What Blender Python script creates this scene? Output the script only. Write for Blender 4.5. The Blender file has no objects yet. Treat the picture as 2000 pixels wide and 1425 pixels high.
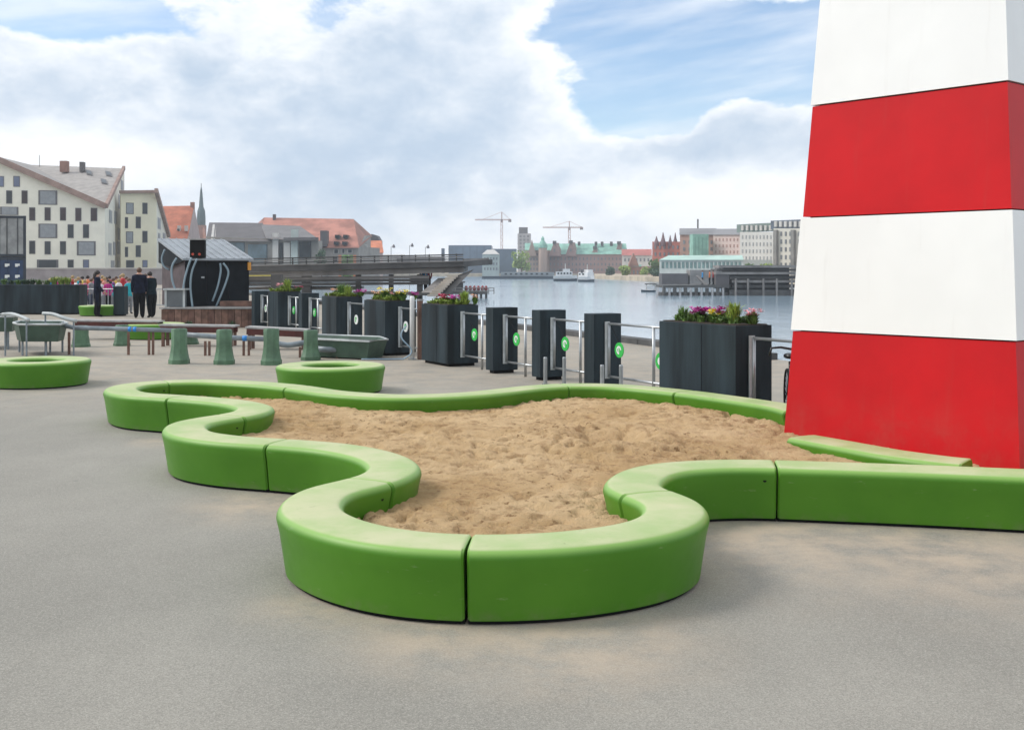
import bpy, bmesh, math, random
from mathutils import Vector, Matrix, noise
random.seed(7)
R = math.radians
SC = bpy.context.scene
COL = SC.collection

# ------------------------------------------------------------------ camera
F, H0, EYE = 2200.0, 525.0, 1.70          # focal length in photo pixels, horizon row, eye height
cam_d = bpy.data.cameras.new('camera')
cam = bpy.data.objects.new('camera', cam_d)
COL.objects.link(cam)
cam.location = (0, 0, EYE)
cam.rotation_euler = (R(90), 0, 0)
cam_d.sensor_width = 36.0
cam_d.lens = 36.0 * F / 2000.0
cam_d.shift_y = -(712.5 - H0) / 2000.0
cam_d.clip_start = 0.05
cam_d.clip_end = 12000
SC.camera = cam

# ------------------------------------------------------------------ light
SUN_AZ, SUN_EL = R(-86), R(42)             # azimuth from +Y, to the left
sun_d = bpy.data.lights.new('sun', 'SUN')
sun_d.energy = 1.8
sun_d.angle = R(22)
sun_d.color = (1.0, 0.955, 0.89)
sun = bpy.data.objects.new('sun', sun_d)
COL.objects.link(sun)
sd = Vector((math.sin(SUN_AZ) * math.cos(SUN_EL), math.cos(SUN_AZ) * math.cos(SUN_EL), math.sin(SUN_EL)))
sun.rotation_euler = (-sd).to_track_quat('-Z', 'Y').to_euler()
sun.location = sd * 60

SC.view_settings.view_transform = 'Standard'
SC.view_settings.look = 'None'
SC.view_settings.exposure = 0.40
SC.view_settings.gamma = 1.0
SC.view_settings.use_curve_mapping = False
SC.cycles.use_denoising = True
SC.cycles.max_bounces = 8
SC.cycles.volume_bounces = 1


class NT:
    """tiny node-graph helper"""
    def __init__(s, tree):
        s.t = tree
        s.n = tree.nodes
        s.l = tree.links

    def node(s, kind, **kw):
        n = s.n.new(kind)
        for k, v in kw.items():
            setattr(n, k, v)
        return n

    def put(s, sock, v):
        if isinstance(v, bpy.types.NodeSocket):
            s.l.new(v, sock)
        elif isinstance(v, (tuple, list)) and len(v) == 3 and sock.type == 'RGBA':
            sock.default_value = (*v, 1)
        else:
            sock.default_value = v

    def m(s, op, a, b=0.0, c=0.0, clamp=False):
        n = s.node('ShaderNodeMath', operation=op, use_clamp=clamp)
        for i, v in enumerate((a, b, c)):
            s.put(n.inputs[i], v)
        return n.outputs[0]

    def v(s, op, a, b=(0, 0, 0)):
        n = s.node('ShaderNodeVectorMath', operation=op)
        s.put(n.inputs[0], a)
        s.put(n.inputs[1], b)
        return n.outputs['Value'] if op in ('LENGTH', 'DOT_PRODUCT', 'DISTANCE') else n.outputs[0]

    def mix(s, f, a, b, blend='MIX'):
        n = s.node('ShaderNodeMix', data_type='RGBA', blend_type=blend)
        s.put(n.inputs[0], f)
        s.put(n.inputs[6], a)
        s.put(n.inputs[7], b)
        return n.outputs[2]

    def noise(s, vec, scale, detail=4, rough=0.5, dist=0.0):
        n = s.node('ShaderNodeTexNoise')
        if vec is not None:
            s.l.new(vec, n.inputs['Vector'])
        n.inputs['Scale'].default_value = scale
        n.inputs['Detail'].default_value = detail
        n.inputs['Roughness'].default_value = rough
        n.inputs['Distortion'].default_value = dist
        return n.outputs['Fac']

    def step(s, v, a, b):
        n = s.node('ShaderNodeMapRange', interpolation_type='SMOOTHSTEP')
        s.put(n.inputs[0], v)
        n.inputs[1].default_value = a
        n.inputs[2].default_value = b
        return n.outputs[0]


def build_world():
    w = bpy.data.worlds.new('World')
    SC.world = w
    w.use_nodes = True
    g = NT(w.node_tree)
    g.n.clear()
    out = g.node('ShaderNodeOutputWorld')
    sky = g.node('ShaderNodeTexSky', sky_type='NISHITA')
    sky.sun_disc = False
    sky.sun_elevation = SUN_EL
    sky.sun_rotation = SUN_AZ
    sky.air_density = 1.0
    sky.dust_density = 0.35
    sky.ozone_density = 1.5
    d = g.node('ShaderNodeTexCoord').outputs['Generated']
    sep = g.node('ShaderNodeSeparateXYZ')
    g.l.new(d, sep.inputs[0])
    z = sep.outputs[2]
    st = g.v('MULTIPLY', d, (1.0, 1.0, 1.7))
    wob = g.node('ShaderNodeTexNoise')
    g.l.new(st, wob.inputs['Vector'])
    wob.inputs['Scale'].default_value = 16
    wob.inputs['Detail'].default_value = 4
    off = g.v('SCALE', g.v('SUBTRACT', wob.outputs['Color'], (.5, .5, .5)))
    off.node.inputs['Scale'].default_value = 0.028
    stw = g.v('ADD', st, off)
    n1 = g.noise(stw, 7.0, 10, 0.60)
    n2 = g.noise(g.v('ADD', stw, (3.1, 1.7, 0.4)), 8.0, 8, 0.58)
    n3 = g.noise(g.v('ADD', stw, (0.9, 5.2, 2.2)), 3.2, 4, 0.5)
    n4 = g.noise(g.v('ADD', stw, (6.3, 0.2, 1.9)), 26.0, 6, 0.6)

    dw = g.v('ADD', d, g.v('MULTIPLY', off, (1.3, 1.3, .7)))

    def blob(px, py, rx, ry, hard=1.0):
        c = Vector(((px - 1000) / F, 1, (H0 - py) / F)).normalized()
        q = g.v('MULTIPLY', g.v('SUBTRACT', dw, tuple(c)), (F / rx, 2.0, F / ry))
        return g.m('POWER', g.step(g.v('LENGTH', q), 1.0, 0.0), hard)

    def add(*a):
        r = a[0]
        for b in a[1:]:
            r = g.m('ADD', r, b)
        return r

    # openings where the blue shows, and heaps where the cloud is thick
    blue = add(blob(1370, 140, 400, 170), g.m('MULTIPLY', blob(1560, 80, 330, 130), .6), g.m('MULTIPLY', blob(1180, 40, 230, 110), .8),
               g.m('MULTIPLY', blob(130, 25, 280, 75), .92), g.m('MULTIPLY', blob(1260, 225, 190, 100), .6))
    heap = add(g.m('MULTIPLY', blob(820, 200, 420, 260), .40), g.m('MULTIPLY', blob(1540, 330, 520, 190), .85),
               g.m('MULTIPLY', blob(300, 250, 520, 240), .40), g.m('MULTIPLY', blob(1060, 170, 190, 150), .50),
               g.m('MULTIPLY', blob(1440, 205, 110, 60), .30))
    low = g.step(z, 0.16, 0.0)
    cov = add(g.m('MULTIPLY', g.m('SUBTRACT', n1, .5), 2.9), g.m('MULTIPLY', g.m('SUBTRACT', n3, .5), .6), g.m('MULTIPLY', g.m('SUBTRACT', n4, .5), .55), .36,
              heap, g.m('MULTIPLY', low, .35), g.m('MULTIPLY', blue, -1.35))
    mask = g.step(cov, -0.17, 0.24)
    # thin high veil drawn across the opening
    sv = g.v('MULTIPLY', g.v('ADD', d, (0, 0, 0)), (2.0, 2.0, 11.0))
    rot = g.node('ShaderNodeVectorRotate', rotation_type='Y_AXIS')
    g.l.new(d, rot.inputs['Vector'])
    rot.inputs['Angle'].default_value = R(9)
    sv = g.v('MULTIPLY', rot.outputs[0], (1.6, 1.6, 10.0))
    veil = g.m('MULTIPLY', g.step(g.noise(sv, 2.6, 6, .55), .38, .72), .62)
    mask = g.m('MAXIMUM', mask, veil)
    # inside of the cloud: bright billows, blue-grey undersides
    thick = g.step(cov, 0.0, 0.7)
    shade = add(g.m('MULTIPLY', g.m('SUBTRACT', n2, .5), -2.5), g.m('MULTIPLY', g.m('SUBTRACT', n4, .5), -.9), g.m('MULTIPLY', thick, .62),
                g.m('MULTIPLY', blob(820, 340, 520, 190), .55), g.m('MULTIPLY', blob(560, 130, 380, 120), .10),
                g.m('MULTIPLY', blob(330, 230, 380, 110), .22), g.m('MULTIPLY', blob(1330, 290, 230, 90), .25),
                g.m('MULTIPLY', blob(40, 300, 430, 110), -1.0), g.m('MULTIPLY', blob(1500, 390, 480, 110), -.7),
                g.m('MULTIPLY', g.step(z, 0.075, 0.0), -.35), -.02)
    shade = g.step(shade, -.25, 1.35)
    ccol = g.mix(shade, (0.84, 0.86, 0.885), (0.40, 0.50, 0.625))
    blue_c = g.mix(1.0, sky.outputs[0], (0.118, 0.122, 0.128), 'MULTIPLY')
    colr = g.mix(mask, blue_c, ccol)
    bg = g.node('ShaderNodeBackground')
    g.l.new(colr, bg.inputs['Color'])
    bg.inputs['Strength'].default_value = 1.0
    g.l.new(bg.outputs[0], out.inputs['Surface'])


build_world()


# ------------------------------------------------------------------ helpers
def S(r, g, b, k=1.0):
    f = lambda c: ((c / 255 + 0.055) / 1.055) ** 2.4 if c > 10 else c / 255 / 12.92
    return tuple(min(0.9, f(c) * k) for c in (r, g, b))


MATS = {}


def mat(name, col, rough=0.6, var=0.12, scale=3.0, bump=0.0, bscale=40.0, metal=0.0, spec=0.5, streak=False, col2=None, emit=None):
    if name in MATS:
        return MATS[name]
    m = bpy.data.materials.new(name)
    m.use_nodes = True
    g = NT(m.node_tree)
    p = g.n['Principled BSDF']
    co = g.node('ShaderNodeTexCoord').outputs['Object']
    if streak:
        co2 = g.v('MULTIPLY', co, (1, 1, .12))
    else:
        co2 = co
    nz = g.noise(co2, scale, 5, .6)
    a = tuple(c * (1 - var) for c in col)
    b = col2 or tuple(min(.95, c * (1 + var)) for c in col)
    g.put(p.inputs['Base Color'], g.mix(g.step(nz, .32, .68), a, b))
    p.inputs['Roughness'].default_value = rough
    p.inputs['Metallic'].default_value = metal
    p.inputs['Specular IOR Level'].default_value = spec
    if bump:
        bn = g.node('ShaderNodeBump')
        bn.inputs['Strength'].default_value = bump
        bn.inputs['Distance'].default_value = 0.02
        g.l.new(g.noise(co, bscale, 3, .6), bn.inputs['Height'])
        g.l.new(bn.outputs[0], p.inputs['Normal'])
    if emit:
        p.inputs['Emission Color'].default_value = (*emit[0], 1)
        p.inputs['Emission Strength'].default_value = emit[1]
    MATS[name] = m
    return m


def G(px, py, z=0.0):
    """photo pixel of a point known to lie at height z -> world"""
    d = (EYE - z) * F / (py - H0)
    return Vector(((px - 1000) / F * d, d, z))


def at(px, py, d):
    return Vector(((px - 1000) / F * d, d, EYE + (H0 - py) / F * d))


def X(px, d):
    return (px - 1000) / F * d


def Z(py, d):
    return EYE + (H0 - py) / F * d


class MB:
    def __init__(s):
        s.v, s.f, s.mi, s.cur = [], [], [], 0

    def add(s, vs, fs):
        o = len(s.v)
        s.v += [tuple(v) for v in vs]
        for f in fs:
            s.f.append(tuple(i + o for i in f))
            s.mi.append(s.cur)
        return s

    HEX = [(0, 3, 2, 1), (4, 5, 6, 7), (0, 1, 5, 4), (1, 2, 6, 5), (2, 3, 7, 6), (3, 0, 4, 7)]

    def hexa(s, p):
        return s.add(p, s.HEX)

    def box(s, c, size, rz=0.0, taper=1.0):
        hx, hy, hz = (a / 2 for a in size)
        cs, sn = math.cos(rz), math.sin(rz)
        out = []
        for z, t in ((-hz, 1.0), (hz, taper)):
            for x, y in ((-hx, -hy), (hx, -hy), (hx, hy), (-hx, hy)):
                x, y = x * t, y * t
                out.append((c[0] + x * cs - y * sn, c[1] + x * sn + y * cs, c[2] + z))
        return s.hexa(out)

    def prism(s, poly, z0, z1):
        n = len(poly)
        vs = [(p[0], p[1], z0) for p in poly] + [(p[0], p[1], z1) for p in poly]
        fs = [tuple(range(n - 1, -1, -1)), tuple(range(n, 2 * n))]
        fs += [(i, (i + 1) % n, n + (i + 1) % n, n + i) for i in range(n)]
        return s.add(vs, fs)

    def slab(s, pts, off):
        """planar polygon (3D) thickened by vector off"""
        n = len(pts)
        off = Vector(off)
        vs = [Vector(p) for p in pts] + [Vector(p) + off for p in pts]
        fs = [tuple(range(n)), tuple(range(2 * n - 1, n - 1, -1))]
        fs += [(i, n + i, n + (i + 1) % n, (i + 1) % n) for i in range(n)]
        return s.add(vs, fs)

    def beam(s, a, b, w, h=None):
        a, b = Vector(a), Vector(b)
        h = h or w
        t = (b - a).normalized()
        up = Vector((0, 0, 1)) if abs(t.z) < .95 else Vector((0, 1, 0))
        sx = t.cross(up).normalized() * w / 2
        sz = sx.cross(t).normalized() * h / 2
        return s.hexa([a - sx - sz, a + sx - sz, b + sx - sz, b - sx - sz, a - sx + sz, a + sx + sz, b + sx + sz, b - sx + sz])

    def tube(s, pts, r, n=8, r1=None):
        pts = [Vector(p) for p in pts]
        o = len(s.v)
        prev = None
        k = len(pts)
        vs, fs = [], []
        for i, p in enumerate(pts):
            t = (pts[min(i + 1, k - 1)] - pts[max(i - 1, 0)]).normalized()
            if prev is None:
                a = Vector((0, 0, 1)) if abs(t.z) < .9 else Vector((1, 0, 0))
                prev = t.cross(a).normalized()
            else:
                prev = (prev - t * prev.dot(t)).normalized()
            q = t.cross(prev)
            rr = r if r1 is None else r + (r1 - r) * i / (k - 1)
            for j in range(n):
                an = 2 * math.pi * j / n
                vs.append(p + prev * math.cos(an) * rr + q * math.sin(an) * rr)
        for i in range(k - 1):
            for j in range(n):
                j2 = (j + 1) % n
                fs.append((i * n + j, i * n + j2, (i + 1) * n + j2, (i + 1) * n + j))
        fs.append(tuple(range(n - 1, -1, -1)))
        fs.append(tuple(range((k - 1) * n, k * n)))
        return s.add(vs, fs)

    def lathe(s, prof, c=(0, 0, 0), n=24, closed=False, rot=0.0, sx=1, sy=1):
        vs, fs = [], []
        k = len(prof)
        for r, z in prof:
            for j in range(n):
                a = 2 * math.pi * j / n + rot
                vs.append((c[0] + r * math.cos(a) * sx, c[1] + r * math.sin(a) * sy, c[2] + z))
        for i in range(k if closed else k - 1):
            i2 = (i + 1) % k
            for j in range(n):
                j2 = (j + 1) % n
                fs.append((i * n + j, i * n + j2, i2 * n + j2, i2 * n + j))
        if not closed:
            fs.append(tuple(range(n - 1, -1, -1)))
            fs.append(tuple(range((k - 1) * n, k * n)))
        return s.add(vs, fs)

    def blob(s, c, r, n=8, k=5, jit=0.0):
        pr = []
        vs, fs = [], []
        rx, ry, rz = r if isinstance(r, (tuple, list)) else (r, r, r)
        for i in range(k + 1):
            th = math.pi * i / k
            for j in range(n):
                a = 2 * math.pi * j / n
                q = 1 + random.uniform(-jit, jit)
                vs.append((c[0] + rx * q * math.sin(th) * math.cos(a), c[1] + ry * q * math.sin(th) * math.sin(a), c[2] - rz * q * math.cos(th)))
        for i in range(k):
            for j in range(n):
                j2 = (j + 1) % n
                fs.append((i * n + j, i * n + j2, (i + 1) * n + j2, (i + 1) * n + j))
        return s.add(vs, fs)

    def build(s, name, mats, parent=None, smooth=False, bevel=0.0, label=None, merge=False):
        me = bpy.data.meshes.new(name)
        me.from_pydata(s.v, [], s.f)
        if not isinstance(mats, (list, tuple)):
            mats = [mats]
        for m in mats:
            me.materials.append(m)
        me.polygons.foreach_set('material_index', s.mi)
        if merge or bevel:
            bm = bmesh.new()
            bm.from_mesh(me)
            if merge:
                bmesh.ops.remove_doubles(bm, verts=bm.verts, dist=1e-4)
            bmesh.ops.recalc_face_normals(bm, faces=bm.faces)
            if bevel:
                bmesh.ops.bevel(bm, geom=[e for e in bm.edges], offset=bevel, segments=2, affect='EDGES', profile=.5, clamp_overlap=True)
            bm.to_mesh(me)
            bm.free()
        else:
            bm = bmesh.new()
            bm.from_mesh(me)
            bmesh.ops.recalc_face_normals(bm, faces=bm.faces)
            bm.to_mesh(me)
            bm.free()
        if smooth:
            me.polygons.foreach_set('use_smooth', [True] * len(me.polygons))
        me.update()
        o = bpy.data.objects.new(name, me)
        COL.objects.link(o)
        if parent is not None:
            o.parent = parent
            o.matrix_parent_inverse = Matrix.Translation(-root_loc(parent))
        if label:
            o['label'] = label
        return o


def root_loc(p):
    v = Vector((0, 0, 0))
    while p is not None:
        if p.type == 'EMPTY':
            v += p.location
        p = p.parent
    # a mesh parent carries no transform of its own beyond its root's
    return v if v.length else v


def fix_parent(o, parent):
    o.parent = parent


def thing(name, label, cat, loc=(0, 0, 0), group=None):
    o = bpy.data.objects.new(name, None)
    COL.objects.link(o)
    o.location = Vector(loc)
    o.empty_display_size = 0.2
    return tag(o, label, cat, group)


def tag(o, label=None, cat=None, group=None, kind=None):
    if label:
        o['label'] = label
    if cat:
        o['category'] = cat
    if group:
        o['group'] = group
    if kind:
        o['kind'] = kind
    return o


# parts: child of an Empty root is offset by the root; child of a mesh part needs none of it,
# because that mesh already stands in world coordinates under its own root.
def sub(mb, name, mats, parent, **kw):
    o = mb.build(name, mats, None, **kw)
    o.parent = parent
    bpy_w = parent.matrix_world if parent.type == 'EMPTY' and False else None
    if parent.type == 'EMPTY':
        o.matrix_parent_inverse = Matrix.Translation(-parent.location)
    return o


# ------------------------------------------------------------------ materials
M_white = mat('tower_white_paint', (.86, .86, .845), .42, .025, 1.2, .03, 60, spec=.3)
M_red = mat('tower_red_paint', (.55, .007, .011), .42, .10, .8, .03, 60, spec=.22)
M_dark = mat('planter_slate', (.021, .032, .039), .6, .5, 2.6, .08, 30, streak=True, spec=.18)
M_black = mat('black_board', (.009, .012, .016), .6, .3, 2, spec=.12)
M_steel = mat('galvanised_steel', (.42, .44, .45), .38, .12, 6, metal=.75)
M_rim = mat('pale_zinc', (.46, .49, .49), .45, .15, 5)
M_brown = mat('weathered_brown_board', (.16, .085, .062), .75, .35, 4, .2, 25)
M_redwood = mat('oxblood_timber', (.085, .018, .014), .6, .25, 4)
M_greyplank = mat('silvered_plank_top', (.36, .35, .34), .7, .18, 5, .15, 30)
M_tub = mat('trough_green', (.045, .085, .060), .5, .25, 3)
M_post = mat('pedestal_green', (.085, .165, .095), .55, .22, 4)
M_pipe = mat('pipe_grey', (.20, .235, .26), .4, .2, 5)
M_blue = mat('blue_tape', (.02, .22, .60), .5)
M_rubber = mat('black_rubber', (.008, .008, .009), .65, spec=.12)
M_badge = mat('badge_green', (.03, .46, .07), .4, .05)
M_badgew = mat('badge_white', (.78, .8, .78), .4, .04)
M_skin = mat('skin', (.50, .28, .20), .55, .06)
M_hair = mat('dark_hair', (.018, .012, .010), .6, .2)
M_hairb = mat('brown_hair', (.09, .045, .025), .6, .2)
M_hairy = mat('fair_hair', (.36, .25, .12), .6, .2)
M_glass = mat('window_glass', (.022, .03, .037), .3, .3, .6, spec=.3)
M_glassp = mat('plum_glass', (.035, .018, .024), .3, .3, .6, spec=.3)
M_blind = mat('grey_blind', (.25, .27, .29), .55, .1, 2)
M_leaf = mat('leaf_green', (.10, .19, .035), .6, .45, 9)
M_leafy = mat('leaf_lime', (.24, .33, .05), .6, .35, 9)
M_leafd = mat('leaf_deep', (.035, .085, .035), .6, .4, 9)


def mat_green():
    m = bpy.data.materials.new('moulded_green_plastic')
    m.use_nodes = True
    g = NT(m.node_tree)
    p = g.n['Principled BSDF']
    co = g.node('ShaderNodeTexCoord').outputs['Object']
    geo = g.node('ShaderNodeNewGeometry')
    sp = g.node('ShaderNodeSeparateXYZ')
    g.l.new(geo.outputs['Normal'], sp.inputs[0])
    base = g.mix(g.step(g.noise(co, 1.7, 4, .6), .3, .7), (.062, .198, .009), (.078, .230, .013))
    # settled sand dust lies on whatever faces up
    # and the green is mixed paler there
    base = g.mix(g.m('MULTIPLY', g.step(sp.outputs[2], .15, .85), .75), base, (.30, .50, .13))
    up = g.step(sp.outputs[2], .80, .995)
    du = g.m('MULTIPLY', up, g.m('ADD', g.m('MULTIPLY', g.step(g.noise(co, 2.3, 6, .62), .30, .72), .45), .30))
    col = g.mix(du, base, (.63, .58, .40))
    # shoe scuffs along the sides: short dark and pale rubs
    scv = g.noise(g.v('MULTIPLY', co, (1, 1, 3.5)), 7.5, 6, .7)
    col = g.mix(g.m('MULTIPLY', g.step(scv, .63, .72), .30), col, (.30, .36, .20))
    scd = g.noise(g.v('MULTIPLY', g.v('ADD', co, (4, 2, 9)), (1, 1, 4.0)), 9, 6, .7)
    col = g.mix(g.m('MULTIPLY', g.step(scd, .64, .72), .35), col, (.035, .07, .015))
    # orange scuffs
    sc = g.m('MULTIPLY', g.step(g.noise(co, 5.5, 3, .5), .735, .78), up)
    col = g.mix(g.m('MULTIPLY', sc, .55), col, (.48, .22, .09))
    # faint splash dirt along the foot
    pz = g.node('ShaderNodeSeparateXYZ')
    g.l.new(co, pz.inputs[0])
    ft = g.m('MULTIPLY', g.step(pz.outputs[2], .10, .02), g.m('MULTIPLY', g.step(g.noise(co, 9, 5, .6), .4, .75), .35))
    col = g.mix(ft, col, (.19, .17, .12))
    g.put(p.inputs['Base Color'], col)
    p.inputs['Specular IOR Level'].default_value = .32
    rg = g.m('ADD', g.m('MULTIPLY', g.noise(co, 12, 4, .6), .18), .36)
    g.put(p.inputs['Roughness'], g.m('ADD', rg, g.m('MULTIPLY', du, .35)))
    bn = g.node('ShaderNodeBump')
    bn.inputs['Strength'].default_value = .05
    bn.inputs['Distance'].default_value = .01
    g.l.new(g.noise(co, 140, 2, .5), bn.inputs['Height'])
    g.l.new(bn.outputs[0], p.inputs['Normal'])
    return m


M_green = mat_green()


def weather(m, dirt=(.30, .24, .17)):
    """splash dirt low down and faint rain streaks on the painted cladding"""
    g = NT(m.node_tree)
    p = g.n['Principled BSDF']
    src = p.inputs['Base Color'].links[0].from_socket
    co = g.node('ShaderNodeTexCoord').outputs['Object']
    sp = g.node('ShaderNodeSeparateXYZ')
    g.l.new(co, sp.inputs[0])
    st = g.step(g.noise(g.v('MULTIPLY', co, (1, 1, .06)), 9, 5, .65), .56, .78)
    col = g.mix(g.m('MULTIPLY', st, .10), src, dirt)
    lo = g.m('MULTIPLY', g.step(sp.outputs[2], .75, .15), g.step(g.noise(co, 4.5, 6, .68), .38, .72))
    col = g.mix(g.m('MULTIPLY', lo, .28), col, dirt)
    ch = g.step(g.noise(co, 22, 5, .7), .715, .75)
    col = g.mix(g.m('MULTIPLY', ch, .25), col, dirt)
    g.put(p.inputs['Base Color'], col)


weather(M_white)
weather(M_red, (.36, .12, .09))


def mat_asphalt():
    m = bpy.data.materials.new('worn_asphalt')
    m.use_nodes = True
    g = NT(m.node_tree)
    p = g.n['Principled BSDF']
    co = g.node('ShaderNodeTexCoord').outputs['Object']
    big = g.noise(g.v('MULTIPLY', co, (1, .6, 1)), .42, 7, .62)
    mid = g.noise(co, 1.1, 6, .6)
    fine = g.noise(co, 46, 5, .78)
    grain = g.node('ShaderNodeTexVoronoi')
    g.l.new(co, grain.inputs['Vector'])
    grain.inputs['Scale'].default_value = 75
    col = g.mix(g.step(big, .3, .7), (.225, .212, .182), (.325, .306, .264))
    col = g.mix(g.m('MULTIPLY', g.step(mid, .35, .75), .30), col, (.185, .178, .155))
    g2 = g.node('ShaderNodeTexVoronoi')
    g.l.new(co, g2.inputs['Vector'])
    g2.inputs['Scale'].default_value = 210
    sp1 = g.node('ShaderNodeSeparateColor')
    g.l.new(g2.outputs['Color'], sp1.inputs[0])
    r1 = sp1.outputs[0]
    col = g.mix(g.m('MULTIPLY', g.step(r1, .55, 1.0), .42), col, (.46, .435, .38))
    col = g.mix(g.m('MULTIPLY', g.step(r1, .45, 0.0), .45), col, (.135, .126, .11))
    col = g.mix(g.m('MULTIPLY', g.step(fine, .46, .74), .30), col, (.43, .405, .35))
    # trodden-in gum and grease dots
    g3 = g.node('ShaderNodeTexVoronoi')
    g.l.new(co, g3.inputs['Vector'])
    g3.inputs['Scale'].default_value = 2.3
    sp3 = g.node('ShaderNodeSeparateColor')
    g.l.new(g3.outputs['Color'], sp3.inputs[0])
    gum = g.m('MULTIPLY', g.step(g3.outputs['Distance'], .075, .055), g.step(sp3.outputs[0], .62, .66))
    col = g.mix(g.m('MULTIPLY', gum, .45), col, (.10, .098, .095))
    # spilt sand, spread where children climb over the rim
    sand = None
    for px, py, r in ((505, 985, .75), (1120, 1235, .95), (1500, 1045, 1.6), (1800, 1060, 1.7), (880, 1225, .8), (330, 860, .5), (640, 1180, .55)):
        q = G(px, py)
        dd = g.v('LENGTH', g.v('MULTIPLY', g.v('SUBTRACT', co, tuple(q)), (1, .8, 1)))
        f = g.step(dd, r, 0)
        sand = f if sand is None else g.m('MAXIMUM', sand, f)
    # warmer ground out by the water's edge
    spx = g.node('ShaderNodeSeparateXYZ')
    g.l.new(co, spx.inputs[0])
    far = g.m('MULTIPLY', g.step(spx.outputs[1], 11, 19), .55)
    sn = g.m('MULTIPLY', g.m('MAXIMUM', sand, far), g.step(g.noise(co, 2.4, 7, .68), .28, .66))
    col = g.mix(g.m('MULTIPLY', sn, .72), col, (.52, .41, .30))
    # scattered oily stains
    st = g.step(g.noise(co, .9, 3, .5), .66, .76)
    col = g.mix(g.m('MULTIPLY', st, .30), col, (.11, .11, .11))
    g.put(p.inputs['Base Color'], col)
    p.inputs['Roughness'].default_value = .82
    bn = g.node('ShaderNodeBump')
    bn.inputs['Strength'].default_value = .25
    bn.inputs['Distance'].default_value = .004
    g.l.new(g.m('SUBTRACT', r1, grain.outputs['Distance']), bn.inputs['Height'])
    g.l.new(bn.outputs[0], p.inputs['Normal'])
    return m


def mat_sand():
    m = bpy.data.materials.new('play_sand')
    m.use_nodes = True
    g = NT(m.node_tree)
    p = g.n['Principled BSDF']
    co = g.node('ShaderNodeTexCoord').outputs['Object']
    fine = g.noise(co, 55, 4, .7)
    mid = g.noise(co, 7, 6, .65)
    big = g.noise(co, 1.1, 5, .55)
    col = g.mix(g.step(big, .32, .68), (.51, .335, .165), (.68, .485, .275))
    col = g.mix(g.m('MULTIPLY', g.step(mid, .50, .34), .55), col, (.31, .175, .08))
    col = g.mix(g.m('MULTIPLY', g.step(fine, .46, .75), .35), col, (.58, .44, .28))
    clod_shade = g.m('MULTIPLY', g.step(g.noise(co, 15, 5, .65), .575, .64), g.step(g.noise(co, 1.6, 3, .5), .35, .62))
    col = g.mix(g.m('MULTIPLY', clod_shade, .80), col, (.19, .10, .04))  # damp clods and the shade of small pits, mixed in as dark colour
    g.put(p.inputs['Base Color'], col)
    p.inputs['Roughness'].default_value = .95
    p.inputs['Specular IOR Level'].default_value = .2
    bn = g.node('ShaderNodeBump')
    bn.inputs['Strength'].default_value = .9
    bn.inputs['Distance'].default_value = .03
    g.l.new(g.m('ADD', fine, g.m('MULTIPLY', mid, 1.2)), bn.inputs['Height'])
    g.l.new(bn.outputs[0], p.inputs['Normal'])
    return m


def mat_water():
    m = bpy.data.materials.new('harbour_water')
    m.use_nodes = True
    g = NT(m.node_tree)
    p = g.n['Principled BSDF']
    co = g.node('ShaderNodeTexCoord').outputs['Object']
    p.inputs['Base Color'].default_value = (.25, .34, .41, 1)  # lightened so the base colour carries some of the sky's reflection
    p.inputs['Roughness'].default_value = .12
    p.inputs['IOR'].default_value = 1.333
    a = g.noise(g.v('MULTIPLY', co, (1, .35, 1)), .55, 5, .62, .6)
    b = g.noise(g.v('MULTIPLY', co, (1, .6, 1)), 2.6, 4, .6)
    c = g.noise(g.v('MULTIPLY', co, (.35, 1, 1)), .045, 3, .5)
    hgt = g.m('ADD', g.m('MULTIPLY', a, .7), g.m('MULTIPLY', b, .25))
    bn = g.node('ShaderNodeBump')
    g.put(bn.inputs['Strength'], g.m('ADD', g.m('MULTIPLY', g.step(c, .35, .65), .22), .06))
    bn.inputs['Distance'].default_value = .35
    g.l.new(hgt, bn.inputs['Height'])
    g.l.new(bn.outputs[0], p.inputs['Normal'])
    return m


# ------------------------------------------------------------------ ground, quay, water
WATER = -1.2
U1 = Vector((-.48, .877, 0)).normalized()       # along the row of planters, away from the camera
U2 = Vector((.877, .48, 0)).normalized()        # across it, towards the water
quay = [(-60, -12), (13.0, -12), (13.0, 3.0), (5.0, 21.1), (.44, 32.0), (-7.1, 50.0), (-25, 93), (-60, 176), (-66, 320), (-420, 320), (-420, -12)]
mb = MB()
mb.add([(x, y, 0) for x, y in quay], [tuple(range(len(quay)))])
tag(mb.build('ground', mat_asphalt()), kind='structure')
# quay wall below the edge and the stone kerb along it
mw = mat('quay_stone', (.22, .205, .195), .8, .25, 1.5, .2, 12)
mb = MB()
edge = quay[1:9]
for a, b in zip(edge, edge[1:]):
    mb.add([(a[0], a[1], 0), (b[0], b[1], 0), (b[0], b[1], -3), (a[0], a[1], -3)], [(0, 1, 2, 3)])
tag(mb.build('quay_wall', mw), kind='structure')
mk = mat('kerb_dark_stone', (.085, .085, .085), .8, .3, 2)
kerb_root = thing('quay_kerb', None, None, (5.0, 21.1, 0))
tag(kerb_root, kind='structure')
for a, b in zip(edge[2:6], edge[3:7]):
    a, b = Vector((*a, 0)), Vector((*b, 0))
    n = max(1, int((b - a).length / 2.2))
    t = (b - a).normalized()
    nrm = Vector((t.y, -t.x, 0))
    for i in range(n):
        p0, p1 = a.lerp(b, i / n) + t * .012, a.lerp(b, (i + 1) / n) - t * .012
        m_ = MB().beam(p0 - nrm * .2 + Vector((0, 0, .062)), p1 - nrm * .2 + Vector((0, 0, .062)), .36, .125)
        sub(m_, 'kerb_stone', mk, kerb_root)
mb = MB()
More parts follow.
